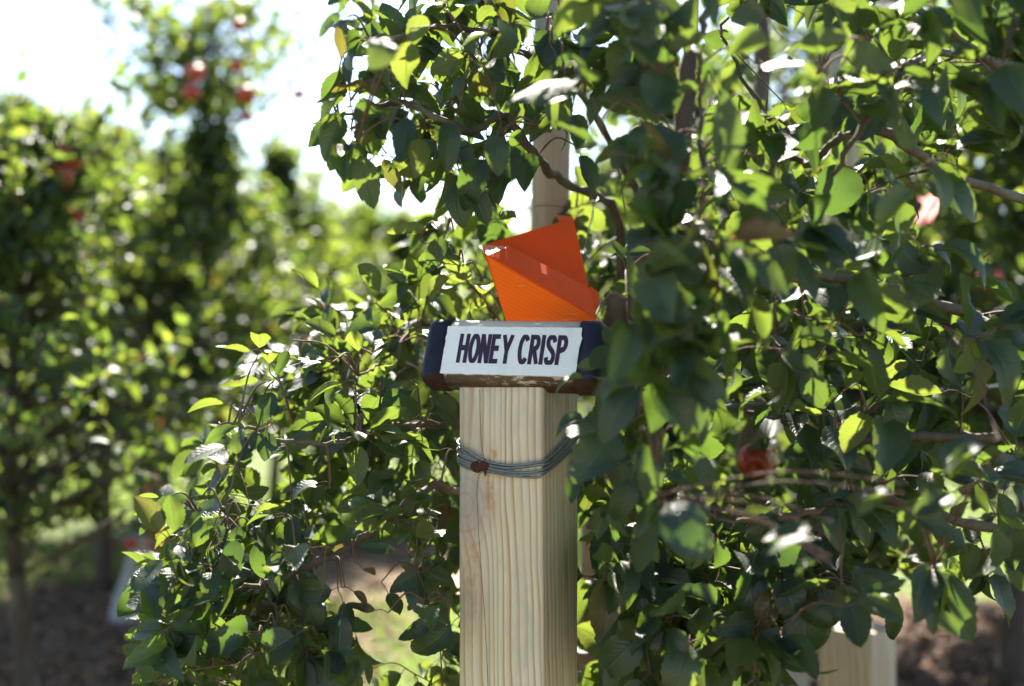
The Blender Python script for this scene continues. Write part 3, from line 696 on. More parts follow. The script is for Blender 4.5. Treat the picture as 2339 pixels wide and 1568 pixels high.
wire("trellis_wire", [P(1500, 748, 2.5), P(1800, 757, 2.62), P(2180, 752, 2.8), P(2500, 752, 2.95)], .0016, "thin dark trellis wire running level through the right hand leaves")
wire("overhead_wire", [(-4, 9, 3.05), (-2, 8.2, 2.86), (0, 7.5, 2.78), (4, 6.5, 2.9)], .0016, "faint thin wire crossing the pale sky above the left trees")

# ------------------------------------------------------------------ near apple trees
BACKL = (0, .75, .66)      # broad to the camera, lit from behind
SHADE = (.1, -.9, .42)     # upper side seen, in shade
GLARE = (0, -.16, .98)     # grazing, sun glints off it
def limbW(pts): return ('W', pts)
heroesA = [
 # upper left crown
 (770, 90, 1.75, 90, 235, (.5, .4, .7), .38, .6, .9), (925, 150, 1.72, 120, 262, BACKL, .60, .95, .0), (1020, 145, 1.85, 85, 210, BACKL, .75, .95, 0),
 (955, 70, 1.75, 80, 255, BACKL, .7, .9, 0), (870, 110, 1.45, 95, 250, (.2, -.5, .8), .8, .3, .2), (800, 190, 1.8, 95, 190, (.2, .2, .9), .42, .5, .9), (735, 310, 2.0, 110, 250, SHADE, .42, .2, 0),
 (760, 325, 1.98, 70, 262, (.6, .6, .4), .5, .5, .3), (845, 280, 1.9, 125, 215, (-.1, .7, .6), .45, .6, .6), (835, 410, 1.95, 95, 258, BACKL, .55, .4, .75), (815, 205, 1.9, 90, 175, BACKL, .4, .9, .2),
 (895, 400, 1.93, 90, 285, BACKL, .42, .5, .6), (940, 400, 1.93, 100, 305, BACKL, .5, .8, .3), (925, 320, 1.75, 120, 265, SHADE, .5, .1, 0), (955, 360, 1.8, 95, 265, BACKL, .6, .8, 0),
 (1015, 330, 1.75, 120, 250, SHADE, .55, .1, 0), (1075, 420, 1.80, 140, 250, SHADE, .6, .05, 0), (1090, 465, 1.82, 110, 285, SHADE, .6, .02, 0), (1040, 465, 1.83, 105, 262, SHADE, .6, .05, 0),
 (1130, 350, 1.75, 95, 258, SHADE, .65, .25, 0), (1165, 375, 1.85, 90, 280, SHADE, .7, .15, 0), (1200, 390, 1.9, 95, 260, SHADE, .8, .1, 0), (1180, 490, 2.1, 85, 25, BACKL, .45, .6, 0),
 (1275, 250, 1.78, 95, 262, BACKL, .7, .5, .1), (1245, 110, 1.8, 100, 255, SHADE, .7, .1, 0), (1275, 55, 1.85, 95, 230, SHADE, .6, .2, 0), (1235, 190, 1.9, 85, 275, SHADE, .7, .1, 0), (1290, 165, 1.75, 90, 290, SHADE, .6, .1, 0), (1225, 20, 1.9, 90, 250, BACKL, .7, .4, 0), (1318, 480, 2.45, 95, 265, BACKL, .75, 1., 0), (1320, 560, 2.5, 80, 262, BACKL, .6, 1., 0), (1350, 400, 2.0, 110, 290, SHADE, .5, .1, 0),
 # behind and left of the trap
 (1040, 625, 2.05, 80, 150, BACKL, .6, .95, 0), (990, 580, 2.03, 95, 235, SHADE, .55, .1, .1), (1108, 640, 2.1, 85, 85, BACKL, .55, .8, 0), (1065, 690, 2.12, 95, 160, BACKL, .45, .9, 0),
 (930, 525, 2.12, 95, 178, BACKL, .4, 1., 0), (985, 650, 2.1, 90, 215, BACKL, .5, .9, 0), (1140, 700, 2.2, 60, 80, BACKL, .6, 1., 0),
 # left bush
 (597, 770, 2.0, 70, 78, BACKL, .78, .95, 0), (612, 808, 2.0, 62, 88, BACKL, .75, .95, 0), (530, 800, 2.05, 80, 175, BACKL, .45, .8, 0), (645, 830, 2.0, 65, 250, SHADE, .55, .1, 0),
 (813, 780, 1.97, 62, 95, BACKL, .85, .9, 0), (760, 800, 1.98, 100, 170, BACKL, .5, .95, 0), (545, 868, 2.02, 90, 178, BACKL, .28, .8, 0), (885, 835, 2.0, 65, 75, BACKL, .5, .9, 0), (938, 885, 1.97, 45, 40, BACKL, .8, 1., 0),
 (465, 915, 2.0, 90, 165, (.1, .6, .75), .35, .9, 0), (610, 935, 1.95, 85, 260, SHADE, .6, .15, 0), (605, 1020, 1.95, 70, 265, SHADE, .8, .1, 0), (585, 975, 2.0, 50, 300, BACKL, .6, .6, 0),
 (850, 935, 2.0, 90, 250, BACKL, .8, .55, 0), (905, 925, 1.95, 85, 240, SHADE, .8, .1, 0), (500, 985, 2.0, 105, 215, SHADE, .3, .3, 0), (700, 960, 2.0, 90, 200, BACKL, .6, .5, 0),
 (740, 890, 1.93, 85, 235, (-.15, -.35, .92), .5, .9, 0), (700, 825, 1.95, 85, 230, (0, -.3, .95), .4, .9, 0), (755, 975, 1.95, 85, 240, (0, -.28, .95), .5, .7, 0), (880, 1010, 2.0, 110, 200, GLARE, .4, .5, 0),
 (680, 1105, 1.95, 90, 200, GLARE, .6, .5, 0), (360, 1205, 1.95, 62, 262, BACKL, .75, .7, 0), (380, 1145, 1.93, 95, 190, SHADE, .4, .1, 0), (340, 1130, 1.97, 45, 150, BACKL, .3, .9, 0), (340, 1190, 1.93, 80, 240, SHADE, .3, .15, 0),
 (600, 1155, 1.95, 95, 170, BACKL, .4, .9, 0), (590, 1178, 1.9, 72, 190, (0, -.32, .94), .5, .6, 0), (470, 1180, 1.95, 90, 190, GLARE, .5, .4, 0), (672, 1225, 1.93, 100, 275, SHADE, .5, .05, 0),
 (540, 1235, 1.9, 70, 265, SHADE, .5, .1, 0), (500, 1280, 1.88, 90, 255, SHADE, .55, .05, 0), (530, 1290, 1.85, 115, 265, SHADE, .5, .05, 0), (585, 1290, 1.9, 100, 270, SHADE, .4, .05, 0), (400, 1290, 1.88, 120, 220, SHADE, .4, .15, 0),
 (705, 1360, 1.9, 105, 195, SHADE, .62, .35, 0), (830, 1360, 1.93, 50, 320, BACKL, .5, .3, .9), (845, 1312, 1.95, 45, 300, BACKL, .7, .1, 1.), (822, 1388, 1.92, 70, 170, SHADE, .35, .1, .8), (755, 1270, 1.95, 90, 70, (0, .5, .7), .35, .1, .9),
 (860, 1250, 1.93, 85, 170, SHADE, .35, .1, 0), (540, 1430, 1.85, 75, 190, SHADE, .7, .05, 0), (370, 1385, 1.85, 95, 325, (.2, -.2, .95), .3, .8, 0), (715, 1420, 1.85, 95, 255, SHADE, .55, .05, .1), (620, 1480, 1.82, 115, 210, SHADE, .8, 0, 0),
 (500, 1470, 1.82, 120, 200, SHADE, .6, 0, 0), (400, 1480, 1.85, 120, 190, SHADE, .5, 0, 0), (660, 1490, 1.85, 100, 270, SHADE, .6, 0, 0), (770, 1460, 1.86, 110, 260, SHADE, .6, 0, 0), (800, 1420, 1.9, 90, 290, SHADE, .5, 0, 0), (950, 1440, 1.9, 110, 215, SHADE, .4, 0, 0), (985, 1480, 1.9, 130, 230, SHADE, .6, 0, 0),
 (905, 1385, 1.95, 70, 300, SHADE, .6, .02, .1), (925, 1330, 1.93, 90, 215, SHADE, .5, .05, 0),
]
grow_tree("apple_tree", "apple tree behind the sign post, its lower branches reaching out to the left", P(1400, 784, 2.45) * [1, 1, 0],
 [("trunk", [(1345, 2240, 2.62, .045), (1350, 1600, 2.6, .040), (1385, 1000, 2.52, .034), (1408, 760, 2.45, .030), (1440, 640, 2.42, .026), (1500, 540, 2.4, .022), (1560, 300, 2.4, .018), (1580, -60, 2.4, .012), (1590, -300, 2.4, .008)]),
  ("branch", [(1420, 660, 2.42, .016), (1405, 480, 2.35, .014), (1290, 420, 2.2, .012), (1215, 350, 2.02, .012), (1150, 265, 1.98, .010), (1075, 300, 1.95, .008), (950, 245, 1.93, .008), (870, 240, 1.92, .006), (770, 270, 1.98, .003)]),
  ("branch", [(1500, 540, 2.4, .012), (1350, 250, 2.2, .009), (1180, 110, 2.0, .008), (1020, 60, 1.9, .006), (900, 90, 1.85, .004)]),
  ("branch", [(1385, 1060, 2.5, .014), (1200, 1085, 2.3, .0115), (1050, 1122, 2.08, .011), (985, 1112, 2.0, .0105), (900, 1170, 1.96, .0095), (800, 1250, 1.95, .009), (700, 1295, 1.94, .008), (608, 1335, 1.93, .0075), (520, 1350, 1.93, .004)]),
  ("branch", [(1385, 1000, 2.5, .010), (1080, 975, 2.25, .0085), (880, 975, 2.0, .0075), (760, 1015, 1.97, .006), (620, 1000, 1.96, .005), (560, 975, 1.97, .004), (500, 965, 1.99, .0025)]),
  ("branch", [(1400, 900, 2.48, .009), (1150, 800, 2.4, .007), (980, 740, 2.3, .006), (880, 820, 2.15, .004), (820, 860, 2.05, .003)]),
  ("branch", [(608, 1335, 1.93, .005), (630, 1400, 1.9, .004), (620, 1470, 1.87, .003), (520, 1520, 1.85, .002)]),
  ("branch", [(520, 1350, 1.93, .004), (515, 1200, 1.93, .0035), (535, 1080, 1.93, .003), (560, 1010, 1.95, .002)]),
  ("branch", [(1150, 740, 2.3, .004), (1075, 650, 2.12, .003), (1030, 570, 2.06, .002), (960, 550, 2.1, .0015)])],
 [([(790, -60), (780, 200), (720, 300), (840, 420), (1000, 470), (1110, 480), (1200, 330), (1330, 250), (1330, -60)], 1.75, 2.45, 66, 8),
  ([(880, -500), (1330, -500), (1330, -80), (820, -80)], 1.6, 2.8, 8, 8),
  ([(930, 540), (1100, 460), (1400, 420), (1480, 700), (1430, 800), (1080, 730), (1000, 690)], 2.25, 2.9, 48, 8),
  ([(690, 700), (900, 660), (1000, 620), (1020, 860), (1040, 1000), (620, 960), (560, 800), (640, 770)], 2.0, 2.6, 52, 8),
  ([(620, 960), (1040, 960), (1040, 1240), (760, 1270), (330, 1240), (420, 1060), (500, 970)], 1.88, 2.5, 56, 8),
  ([(360, 1240), (760, 1250), (830, 1560), (300, 1600), (330, 1340)], 1.8, 2.3, 62, 9),
  ([(860, 1150), (1040, 1150), (1040, 1620), (960, 1600), (880, 1330)], 1.85, 2.4, 40, 9)],
 21, (.046, .078), .05, heroesA, .35, .55)

heroesB = [
 (1500, 215, 1.52, 120, 250, SHADE, .85, .2, 0), (1465, 330, 1.55, 110, 265, SHADE, .7, .15, 0), (1500, 410, 1.5, 130, 258, SHADE, .5, .15, 0), (1440, 350, 1.6, 100, 240, SHADE, .8, .1, 0), (1545, 210, 1.6, 100, 200, BACKL, .5, .3, 0),
 (1420, 160, 1.62, 90, 190, SHADE, .5, .1, 0), (1350, 60, 1.6, 95, 200, SHADE, .6, .1, 0), (1560, 90, 1.5, 100, 190, BACKL, .5, .5, .1), (1690, 100, 1.45, 130, 185, BACKL, .7, .5, 0), (1480, 90, 1.65, 80, 300, SHADE, .6, .2, 0),
 (1410, 790, 1.72, 100, 300, SHADE, .85, .15, 0), (1372, 822, 1.75, 80, 235, SHADE, .7, .1, 0), (1385, 870, 1.74, 90, 200, SHADE, .7, .1, 0), (1600, 700, 1.6, 120, 262, SHADE, .5, .2, 0), (1520, 680, 1.58, 110, 250, SHADE, .5, .1, 0), (1640, 740, 1.62, 110, 280, SHADE, .6, .3, 0), (1460, 610, 1.75, 150, 200, (0, -.6, .6), .32, .15, 0),
 (1440, 572, 2.0, 100, 178, SHADE, .35, 0, 0), (1455, 640, 1.85, 110, 215, BACKL, .45, .3, 0), (1345, 840, 1.78, 55, 200, BACKL, .8, .6, 0), (1275, 862, 1.72, 110, 172, (0, .35, .9), .40, .8, 0),
 (1290, 955, 1.7, 85, 185, (.1, -.55, .75), .55, .15, 0), (1370, 1050, 1.62, 150, 250, SHADE, .75, .2, 0), (1450, 1000, 1.58, 130, 265, SHADE, .6, .2, 0), (1500, 1080, 1.55, 140, 290, SHADE, .55, .2, 0), (1430, 1150, 1.62, 120, 262, SHADE, .55, .1, 0),
 (1305, 1120, 1.72, 60, 255, SHADE, .6, .0, 0), (1580, 980, 1.58, 130, 265, SHADE, .8, .2, 0), (1620, 1090, 1.6, 130, 300, SHADE, .5, .15, 0), (1400, 900, 1.7, 120, 215, SHADE, .8, .15, 0), (1500, 930, 1.6, 120, 260, SHADE, .8, .15, 0),
 (1990, 150, 1.62, 130, 130, (.1, .8, .45), .6, .75, 0), (2060, 95, 1.75, 110, 85, BACKL, .55, .8, 0), (2040, 220, 1.6, 110, 300, (.3, -.6, .6), .45, .1, 0), (2130, 160, 1.6, 140, 20, (0, .4, .8), .35, .3, 0), (1920, 430, 1.75, 130, 255, SHADE, .85, .0, 0), (1975, 290, 1.75, 110, 255, SHADE, .75, 0, 0), (1910, 260, 1.72, 110, 250, SHADE, .7, 0, 0),
 (2170, 325, 1.98, 75, 300, BACKL, .7, .9, 0), (2045, 375, 1.98, 100, 335, BACKL, .45, 1., 0), (2065, 560, 2.0, 95, 260, BACKL, .6, .9, 0), (2125, 640, 2.0, 70, 300, BACKL, .5, .9, 0), (2250, 630, 1.98, 70, 250, SHADE, .7, 0, 0), (1880, 100, 1.5, 120, 190, BACKL, .6, .5, 0),
 (1955, 985, 1.8, 110, 255, BACKL, .7, .9, 0), (2090, 910, 1.9, 120, 200, BACKL, .7, .95, 0), (1830, 945, 1.85, 100, 155, (0, .3, .95), .35, .95, 0), (1950, 870, 1.9, 75, 250, BACKL, .6, .7, 0), (2030, 840, 2.0, 90, 200, BACKL, .5, .9, 0), (2020, 655, 2.0, 90, 210, BACKL, .6, .95, 0),
 (1990, 1135, 1.45, 80, 205, (0, -.34, .93), .6, .6, 0), (2130, 1140, 1.45, 110, 210, (.1, -.36, .92), .6, .6, 0), (1805, 1230, 1.42, 120, 200, (0, -.3, .94), .55, .6, 0), (2190, 1040, 1.45, 110, 190, (0, -.34, .93), .6, .3, 0), (1830, 1290, 1.45, 60, 200, (0, -.33, .93), .6, .5, 0),
 (2150, 1220, 1.5, 130, 320, SHADE, .6, .1, 0), (2080, 1180, 1.6, 120, 270, BACKL, .5, .3, 0), (1860, 1430, 1.72, 110, 245, SHADE, .72, .05, 0), (1955, 1430, 1.70, 115, 275, SHADE, .68, .1, 0), (2020, 1370, 1.62, 120, 320, (.1, -.4, .88), .5, .4, 0), (2180, 1350, 1.9, 70, 310, BACKL, .4, .8, 0),
 (1900, 1370, 1.9, 100, 200, SHADE, .6, .1, 0), (2000, 1345, 1.85, 110, 330, (0, -.3, .94), .5, .3, 0), (1830, 1400, 1.9, 100, 230, SHADE, .5, .1, 0), (2050, 1430, 1.9, 100, 280, SHADE, .5, .1, 0), (1745, 1018, 2.38, 42, 255, SHADE, .6, 0, 0), (1660, 1290, 1.8, 110, 290, SHADE, .5, .1, 0), (1545, 1240, 1.9, 110, 265, SHADE, .7, .1, 0), (1740, 1320, 1.8, 110, 240, SHADE, .45, .2, 0),
]
grow_tree("apple_tree", "large leafy apple tree filling the right side in front of the others", P(2050, 784, 2.2) * [1, 1, 0],
 [("trunk", [(2480, 2600, 2.3, .045), (2490, 1700, 2.3, .040), (2480, 1200, 2.3, .036), (2480, 700, 2.3, .032), (2480, 200, 2.3, .026), (2470, -250, 2.3, .016), (2460, -500, 2.3, .010)]),
  ("branch", [(2480, 1250, 2.3, .016), (2150, 1180, 1.95, .012), (1980, 1130, 1.85, .009), (1800, 1180, 1.8, .007), (1640, 1190, 1.8, .004)]),
  ("branch", [(2480, 800, 2.3, .018), (2150, 700, 2.0, .014), (1950, 640, 1.85, .012), (1750, 640, 1.7, .009), (1600, 720, 1.62, .007), (1540, 900, 1.62, .005), (1480, 1080, 1.62, .003)]),
  ("branch", [(2480, 300, 2.3, .015), (2150, 60, 1.9, .010), (1950, -60, 1.75, .009), (1720, -60, 1.65, .008), (1602, 60, 1.62, .008), (1604, 230, 1.62, .0065), (1606, 420, 1.62, .005), (1590, 600, 1.64, .0035)]),
  ("branch", [(2480, 500, 2.3, .015), (2180, 400, 1.95, .012), (2010, 300, 1.8, .011), (1900, 330, 1.78, .009), (1830, 370, 1.85, .008), (1700, 180, 1.9, .005), (1640, 60, 1.9, .003)]),
  ("branch", [(2480, 200, 2.3, .010), (2150, 120, 1.9, .009), (2020, 230, 1.72, .008), (1900, 400, 1.7, .005)]),
  ("branch", [(2480, 1000, 2.3, .012), (2100, 1000, 2.1, .011), (1880, 1010, 2.1, .010), (1790, 960, 2.12, .009), (1700, 940, 2.15, .006)]),
  ("branch", [(1720, 1550, 2.0, .006), (1705, 1350, 2.0, .005), (1680, 1200, 1.98, .003)])],
 [([(1380, -60), (1640, -60), (1660, 600), (1620, 900), (1650, 1150), (1560, 1220), (1380, 1150), (1310, 1040), (1400, 900), (1400, 700), (1420, 560), (1350, 400), (1330, 200)], 1.45, 1.85, 50, 9),
  ([(1640, -60), (2420, -60), (2420, 320), (2200, 350), (2060, 700), (1650, 760)], 1.55, 2.5, 92, 8),
  ([(1300, -600), (2600, -600), (2600, -80), (1300, -80)], 1.7, 2.7, 10, 8),
  ([(1650, 700), (2060, 680), (2420, 740), (2420, 1260), (2050, 1330), (1640, 1180)], 1.7, 2.6, 92, 8),
  ([(1335, 1000), (1480, 1000), (1480, 1620), (1335, 1620)], 1.9, 2.4, 20, 9),
  ([(1350, 1180), (2050, 1250), (1880, 1370), (1700, 1620), (1350, 1620)], 1.75, 2.6, 90, 9)],
 33, (.058, .096), .02, heroesB, .5, .42)

grow_tree("apple_tree", "apple tree standing close behind the large right hand one", P(1850, 784, 3.1) * [1, 1, 0],
 [("trunk", [(1700, 2000, 3.1, .045), (1690, 1450, 3.1, .040), (1720, 1000, 3.1, .034), (1760, 600, 3.1, .028), (1740, 200, 3.1, .020), (1750, -300, 3.1, .010)]),
  ("branch", [(1720, 1000, 3.1, .016), (1900, 850, 3.0, .012), (2100, 800, 2.9, .009), (2300, 700, 2.9, .006)]),
  ("branch", [(1740, 700, 3.1, .014), (1560, 500, 2.9, .011), (1420, 420, 2.8, .008), (1330, 430, 2.7, .006)]),
  ("branch", [(1745, 400, 3.1, .014), (1950, 200, 3.0, .010), (2150, 50, 3.0, .007)]),
  ("branch", [(1700, 1200, 3.1, .014), (1560, 1270, 2.9, .012), (1430, 1255, 2.75, .010), (1330, 1250, 2.65, .007)])],
 [([(1350, 60), (2080, 60), (2080, 420), (1980, 760), (1420, 760)], 2.6, 3.5, 75, 9),
  ([(1440, 740), (2150, 740), (2150, 1150), (2000, 1280), (1860, 1370), (1330, 1500), (1330, 1180), (1460, 1100)], 2.6, 3.5, 105, 9),
  ([(1350, 1350), (1700, 1350), (1700, 1700), (1350, 1700)], 2.6, 3.3, 26, 10)],
 57, (.050, .078), .02, (), .4, .5)

# ------------------------------------------------------------------ background apple trees
def far_tree_mesh(seed, height, rad, nclu, tip=.35, low=.45, lsz=.066, profile=None, shoots=46):
    g = np.random.default_rng(seed)
    mb = MB(); z = np.linspace(-.1, height * .97, 16)
    lead = np.stack([.05 * np.sin(z * 2 + seed), .05 * np.cos(z * 1.7 + seed), z], 1)
    mb.tube(lead, np.interp(z, [-.1, .2, height], [.050, .042, .006]), 9); trunk = (np.concatenate(mb.V), mb.F)
    mb = MB(); LPs, LAs = [], []
    lumps = [(g.uniform(0, 6.28), g.uniform(low, height), g.uniform(.25, .6)) for _ in range(16)]
    def radius(zz, a):
        t = (zz - low) / (height - low)
        r = np.interp(zz, *profile) if profile else rad * ((1 - t) ** .7 * .95 + tip * (1 - t) + .07)
        k = .72 + sum(.55 * w_ * math.exp(-((zz - h_) / .22) ** 2) * max(0, math.cos(a - b_)) ** 3 for b_, h_, w_ in lumps)
        return r * min(k, 1.35)
    for k in range(nclu + shoots):
        sh = k >= nclu
        zz = low + g.random() ** .9 * (height - low)
        if profile and g.random() > (.48 if zz > 1.9 else .95): continue
        a = g.uniform(0, 2 * np.pi); rr = radius(zz, a) * (1.0 if sh else g.uniform(.25, 1.05))
        c = np.array([rr * math.cos(a), rr * math.sin(a), zz + .12 * rr])
        i = np.argmin(abs(z - (zz - .25 * rr))); c = c + lead[i] * [1, 1, 0]; s = lead[i]
        if sh:
            d = nrm(np.array([math.cos(a) * .5, math.sin(a) * .5, .75]) + g.normal(0, .25, 3)); ln = g.uniform(.18, .42); e = c + d * ln
            cv = smooth_path(np.array([s, c, c + d * ln * .5 + g.normal(0, .01, 3), e]), 4); mb.tube(cv, np.linspace(.007, .0015, len(cv)), 5, False)
            n = 12; u = g.uniform(0, 1, (n, 1)); p = c + (e - c) * u + g.normal(0, .012, (n, 3)); ax = nrm(g.normal(0, .8, (n, 3)) + d * .5)
        else:
            cv = smooth_path(np.array([s, (s + c) / 2 + [0, 0, .05], c]), 4); mb.tube(cv, np.linspace(.009 * (.4 + rr), .0025, len(cv)), 5, False)
            n = 22; u = g.uniform(.6, 1.05, (n, 1)); p = s * (1 - u) + c * u + g.normal(0, .042, (n, 3)); ax = nrm(nrm(p - s) * .7 + g.normal(0, .6, p.shape) + [0, 0, -.35])
        LPs.append(p); LAs.append(ax)
    p = np.concatenate(LPs); ax = np.concatenate(LAs)
    no = nrm(np.array([0, -.28, 1.]) + g.normal(0, .6, p.shape))
    L = g.uniform(.7, 1.15, len(p)) * lsz
    V, F, at = leaf_mesh(p, ax, no, L, L * .62, np.clip(g.normal(.55, .25, len(p)), 0, 1), np.where(g.random(len(p)) < .03, .8, 0), 4, 2, seed)
    return trunk, (np.concatenate(mb.V), mb.F), (V, F, at)
def far_tree_proto(seed, *a, **k):
    root = empty("apple_tree", (0, 0, 0), "x", "tree", None)
    tr, br, (V, F, at) = far_tree_mesh(seed, *a, **k)
    mesh_obj("trunk", tr[0], tr[1], BARK, root); mesh_obj("branches", br[0], np.array(br[1]), BARK, root)
    mesh_obj("crown", V, F, LEAF_FAR, root, True, at); return root
def copy_tree(o):
    c = o.copy(); COL.objects.link(c)
    for ch in list(o.children):
        d = ch.copy(); COL.objects.link(d); d.parent = c
    return c
PA = far_tree_proto(5, 2.78, .78, 330, low=.75, profile=([.7, 1.2, 1.75, 1.98, 2.2, 2.32, 2.6, 2.8], [.55, .85, .62, .16, .15, .48, .58, .42])); PB = far_tree_proto(9, 2.3, .85, 240, low=.72); PC = far_tree_proto(14, 2.5, .7, 205, tip=.1, low=.78)
used = set()
def put(proto, px, d, s, rot, label, group):
    o = proto if proto.name not in used else copy_tree(proto); used.add(proto.name)
    b = P(px, 784, d); o.location = (b[0], d, 0); o.scale = (s, s, s); o.rotation_euler = (0, 0, rot)
    o["label"] = label; o["group"] = group; return o
GL, GRr = "blurred apple trees in the left background", "blurred apple trees in the right background"
put(PB, 55, 4.3, .84, .4, "dark apple tree cut by the left edge, nearest of the background row", GL)
put(PA, 462, 6.0, 1.0, 1.1, "tall narrow topped apple tree with red apples against the sky at upper left", GL)
put(PB, 215, 6.4, .98, 2.2, "rounded apple tree between the left edge tree and the tall one", GL)
put(PC, 640, 7.6, .92, 3.3, "sunlit apple tree just right of the tall apple laden one", GL)
put(PB, 820, 9.2, .93, 4.2, "pale green sunlit apple tree left of the sign, beyond the bush", GL)
put(PA, 985, 11.5, .80, 5.2, "small far apple tree straight behind the sign post", GL)
put(PB, 740, 8.3, .86, .3, "bushy apple tree at mid left between the tall tree and the sign", GL)
put(PC, 920, 9.0, .82, 2.9, "low apple tree touching the near bush left of the sign", GL)
put(PA, 330, 7.6, .86, 3.9, "slender apple tree behind the gap left of the tall one", GL)
put(PC, 420, 9.6, 1.0, .9, "apple tree standing further back behind the tall one", GL)
put(PC, 60, 8.5, 1.1, 1.9, "far apple tree near the left frame edge behind the dark one", GL)
put(PB, 1150, 10.0, .9, 2.7, "far apple tree hidden behind the orange trap and post", GL)
put(PB, 2330, 4.6, 1.05, 3.1, "dark apple tree cut by the right edge behind the pink ribbon", GRr)
put(PC, 2120, 6.2, 1.05, 1.2, "apple tree behind the pink ribbon, left of the right edge tree", GRr)
put(PA, 1880, 5.6, .98, 4.0, "apple tree behind the blurred beige post on the right", GRr)
put(PB, 1580, 5.2, 1.0, .2, "apple tree behind the dense dark hanging leaves right of the trap", GRr)
put(PC, 1400, 8.5, .95, 5.5, "far apple tree just right of the round grey post", GRr)
for i, (x, y) in enumerate([(-9, 14), (-6.5, 15), (-4.2, 15.5), (-2, 16), (.3, 15.5), (2.6, 16), (4.9, 15), (7.4, 14.5), (-7.8, 22), (-4, 23), (-.5, 22), (3.5, 23), (8, 22)]):
    o = copy_tree((PA, PB, PC)[i % 3]); o.location = (x, y, 0); o.scale = (.86,) * 3; o.rotation_euler = (0, 0, i * 1.3)
    o["label"] = "distant apple tree in the far rows, number %s from the left in the %s row" % (["one", "two", "three", "four", "five", "six", "seven", "eight"][i if i < 8 else i - 8], "nearer" if i < 8 else "farther"); o["group"] = "distant orchard rows"

# young white wrapped trunk at lower left
WH = simple("white_trunk_guard", (.36, .36, .35), .7, 0, .3, (.22, .20, .17), 14)
b = P(285, 784, 5.6); yt = empty("tree_guard", (b[0], 5.6, 0), "blurred white trunk guard flaring at its base at lower left", "tree guard")
mb = MB(); mb.tube(smooth_path(np.array([(.0, 0, 0), (.008, 0, .10), (.035, 0, .20), (.055, 0, .30), (.06, 0, .38)]), 5), np.interp(np.arange(21), [0, 6, 20], [.068, .052, .030]), 14)
local_mesh(mb, "sleeve", WH, yt)
mb = MB(); mb.tube(smooth_path(np.array([(.06, 0, .36), (.062, 0, .6), (.05, .02, .95), (.08, 0, 1.3)]), 6), np.linspace(.022, .008, 19), 8); local_mesh(mb, "stem", BARK, yt)

# ------------------------------------------------------------------ apples
m_, t_, b_ = mat("apple_skin"); N = NT(t_); tc = N.n("ShaderNodeTexCoord").outputs["Object"]
st = N.noise(N.mapping((34, 34, 5), src=tc), 1.4, 4, .6); bl = N.noise(N.mapping((12, 12, 12), src=tc), 1.2, 3)
c = N.mix(st, (.27, .012, .012), (.46, .045, .02)); c = N.mix(N.ramp(bl, [(.52, 0.), (.68, .7)]), c, (.50, .24, .05))
dots = N.ramp(N.noise(N.mapping((300, 300, 300), src=tc), 1, 1), [(.68, 0.), (.74, .5)]); c = N.mix(dots, c, (.7, .5, .25))
N.l(c, b_.inputs["Base Color"]); b_.inputs["Roughness"].default_value = .32; b_.inputs["Specular IOR Level"].default_value = .5; SKIN = m_
def apple_proto():
    root = empty("apple", (0, 0, 0), "x", "apple"); n, k = 20, 28; V = []
    for i in range(n + 1):
        a = math.pi * i / n; rr = .5 * math.sin(a) ** .9 * (1 + .03 * math.cos(a)); zz = .46 * math.cos(a) - .16 * math.exp(-(a / .36) ** 2) + .12 * math.exp(-((math.pi - a) / .33) ** 2)
        rr *= 1 + .07 * math.cos(a)
        for j in range(k):
            b = 2 * math.pi * j / k; q = 1 + .02 * math.cos(5 * b) * (1 - math.cos(a)) / 2
            V.append((rr * math.cos(b) * q, rr * math.sin(b) * q, zz))
    mb = MB(); mb.add(V, [(i * k + j, (i + 1) * k + j, (i + 1) * k + (j + 1) % k, i * k + (j + 1) % k) for i in range(n) for j in range(k)]); local_mesh(mb, "skin", SKIN, root)
    mb = MB(); mb.tube([(0, 0, .27), (.01, 0, .42), (.05, 0, .60)], [.022, .018, .028], 7); local_mesh(mb, "stalk", BARK, root)
    mb = MB()
    for j in range(5):
        a = j * 1.257; d = np.array([math.cos(a), math.sin(a), 0]); s = np.array([-d[1], d[0], 0])
        mb.add([d * .03 + s * .02 + [0, 0, -.335], d * .03 - s * .02 + [0, 0, -.335], d * .085 + [0, 0, -.40]], [(0, 1, 2)])
    local_mesh(mb, "calyx", simple("calyx_brown", (.03, .022, .015), .9), root, False); return root
AP = apple_proto(); first = True
def apple(px, py, d, dia, rot, label, group=None):
    global first
    o = AP if first else copy_tree(AP); first = False
    p = P(px, py, d); o.location = p; o.scale = (dia,) * 3; o.rotation_euler = tuple(R(x) for x in rot); o["label"] = label
    if group: o["group"] = group
    elif "group" in o: del o["group"]
    return o
G1, G2 = "apples on the tall left background tree", "windfall apples on the ground"
apple(1726, 1056, 2.5, .071, (-68, 12, 0), "red apple with dark blossom end facing out among right hand leaves")
apple(446, 168, 5.35, .084, (10, 0, 20), "red apple at upper left, highest of the pair beside the dark leaves", G1)
apple(437, 212, 5.33, .074, (0, 10, 80), "dark red apple just below another at upper left", G1)
apple(540, 153, 5.4, .055, (10, 0, 140), "small red apple against the sky on top of the tall tree", G1)
apple(562, 217, 5.3, .080, (-10, 0, 10), "round orange red apple in the middle of the tall tree top", G1)
apple(566, 268, 5.4, .050, (0, 0, 60), "little red apple below the round orange red one", G1)
apple(683, 215, 5.5, .055, (0, 20, 200), "lone orange red apple far right of the tall tree top", G1)
apple(545, 58, 5.5, .060, (0, 0, 250), "red apple at the top edge of the picture on the left", G1)
apple(152, 364, 4.28, .112, (-20, 0, 30), "large blurred dark red apple at the left edge, upper of two touching")
apple(136, 405, 4.22, .085, (10, 0, 80), "blurred red apple at the left edge, lower of two touching")
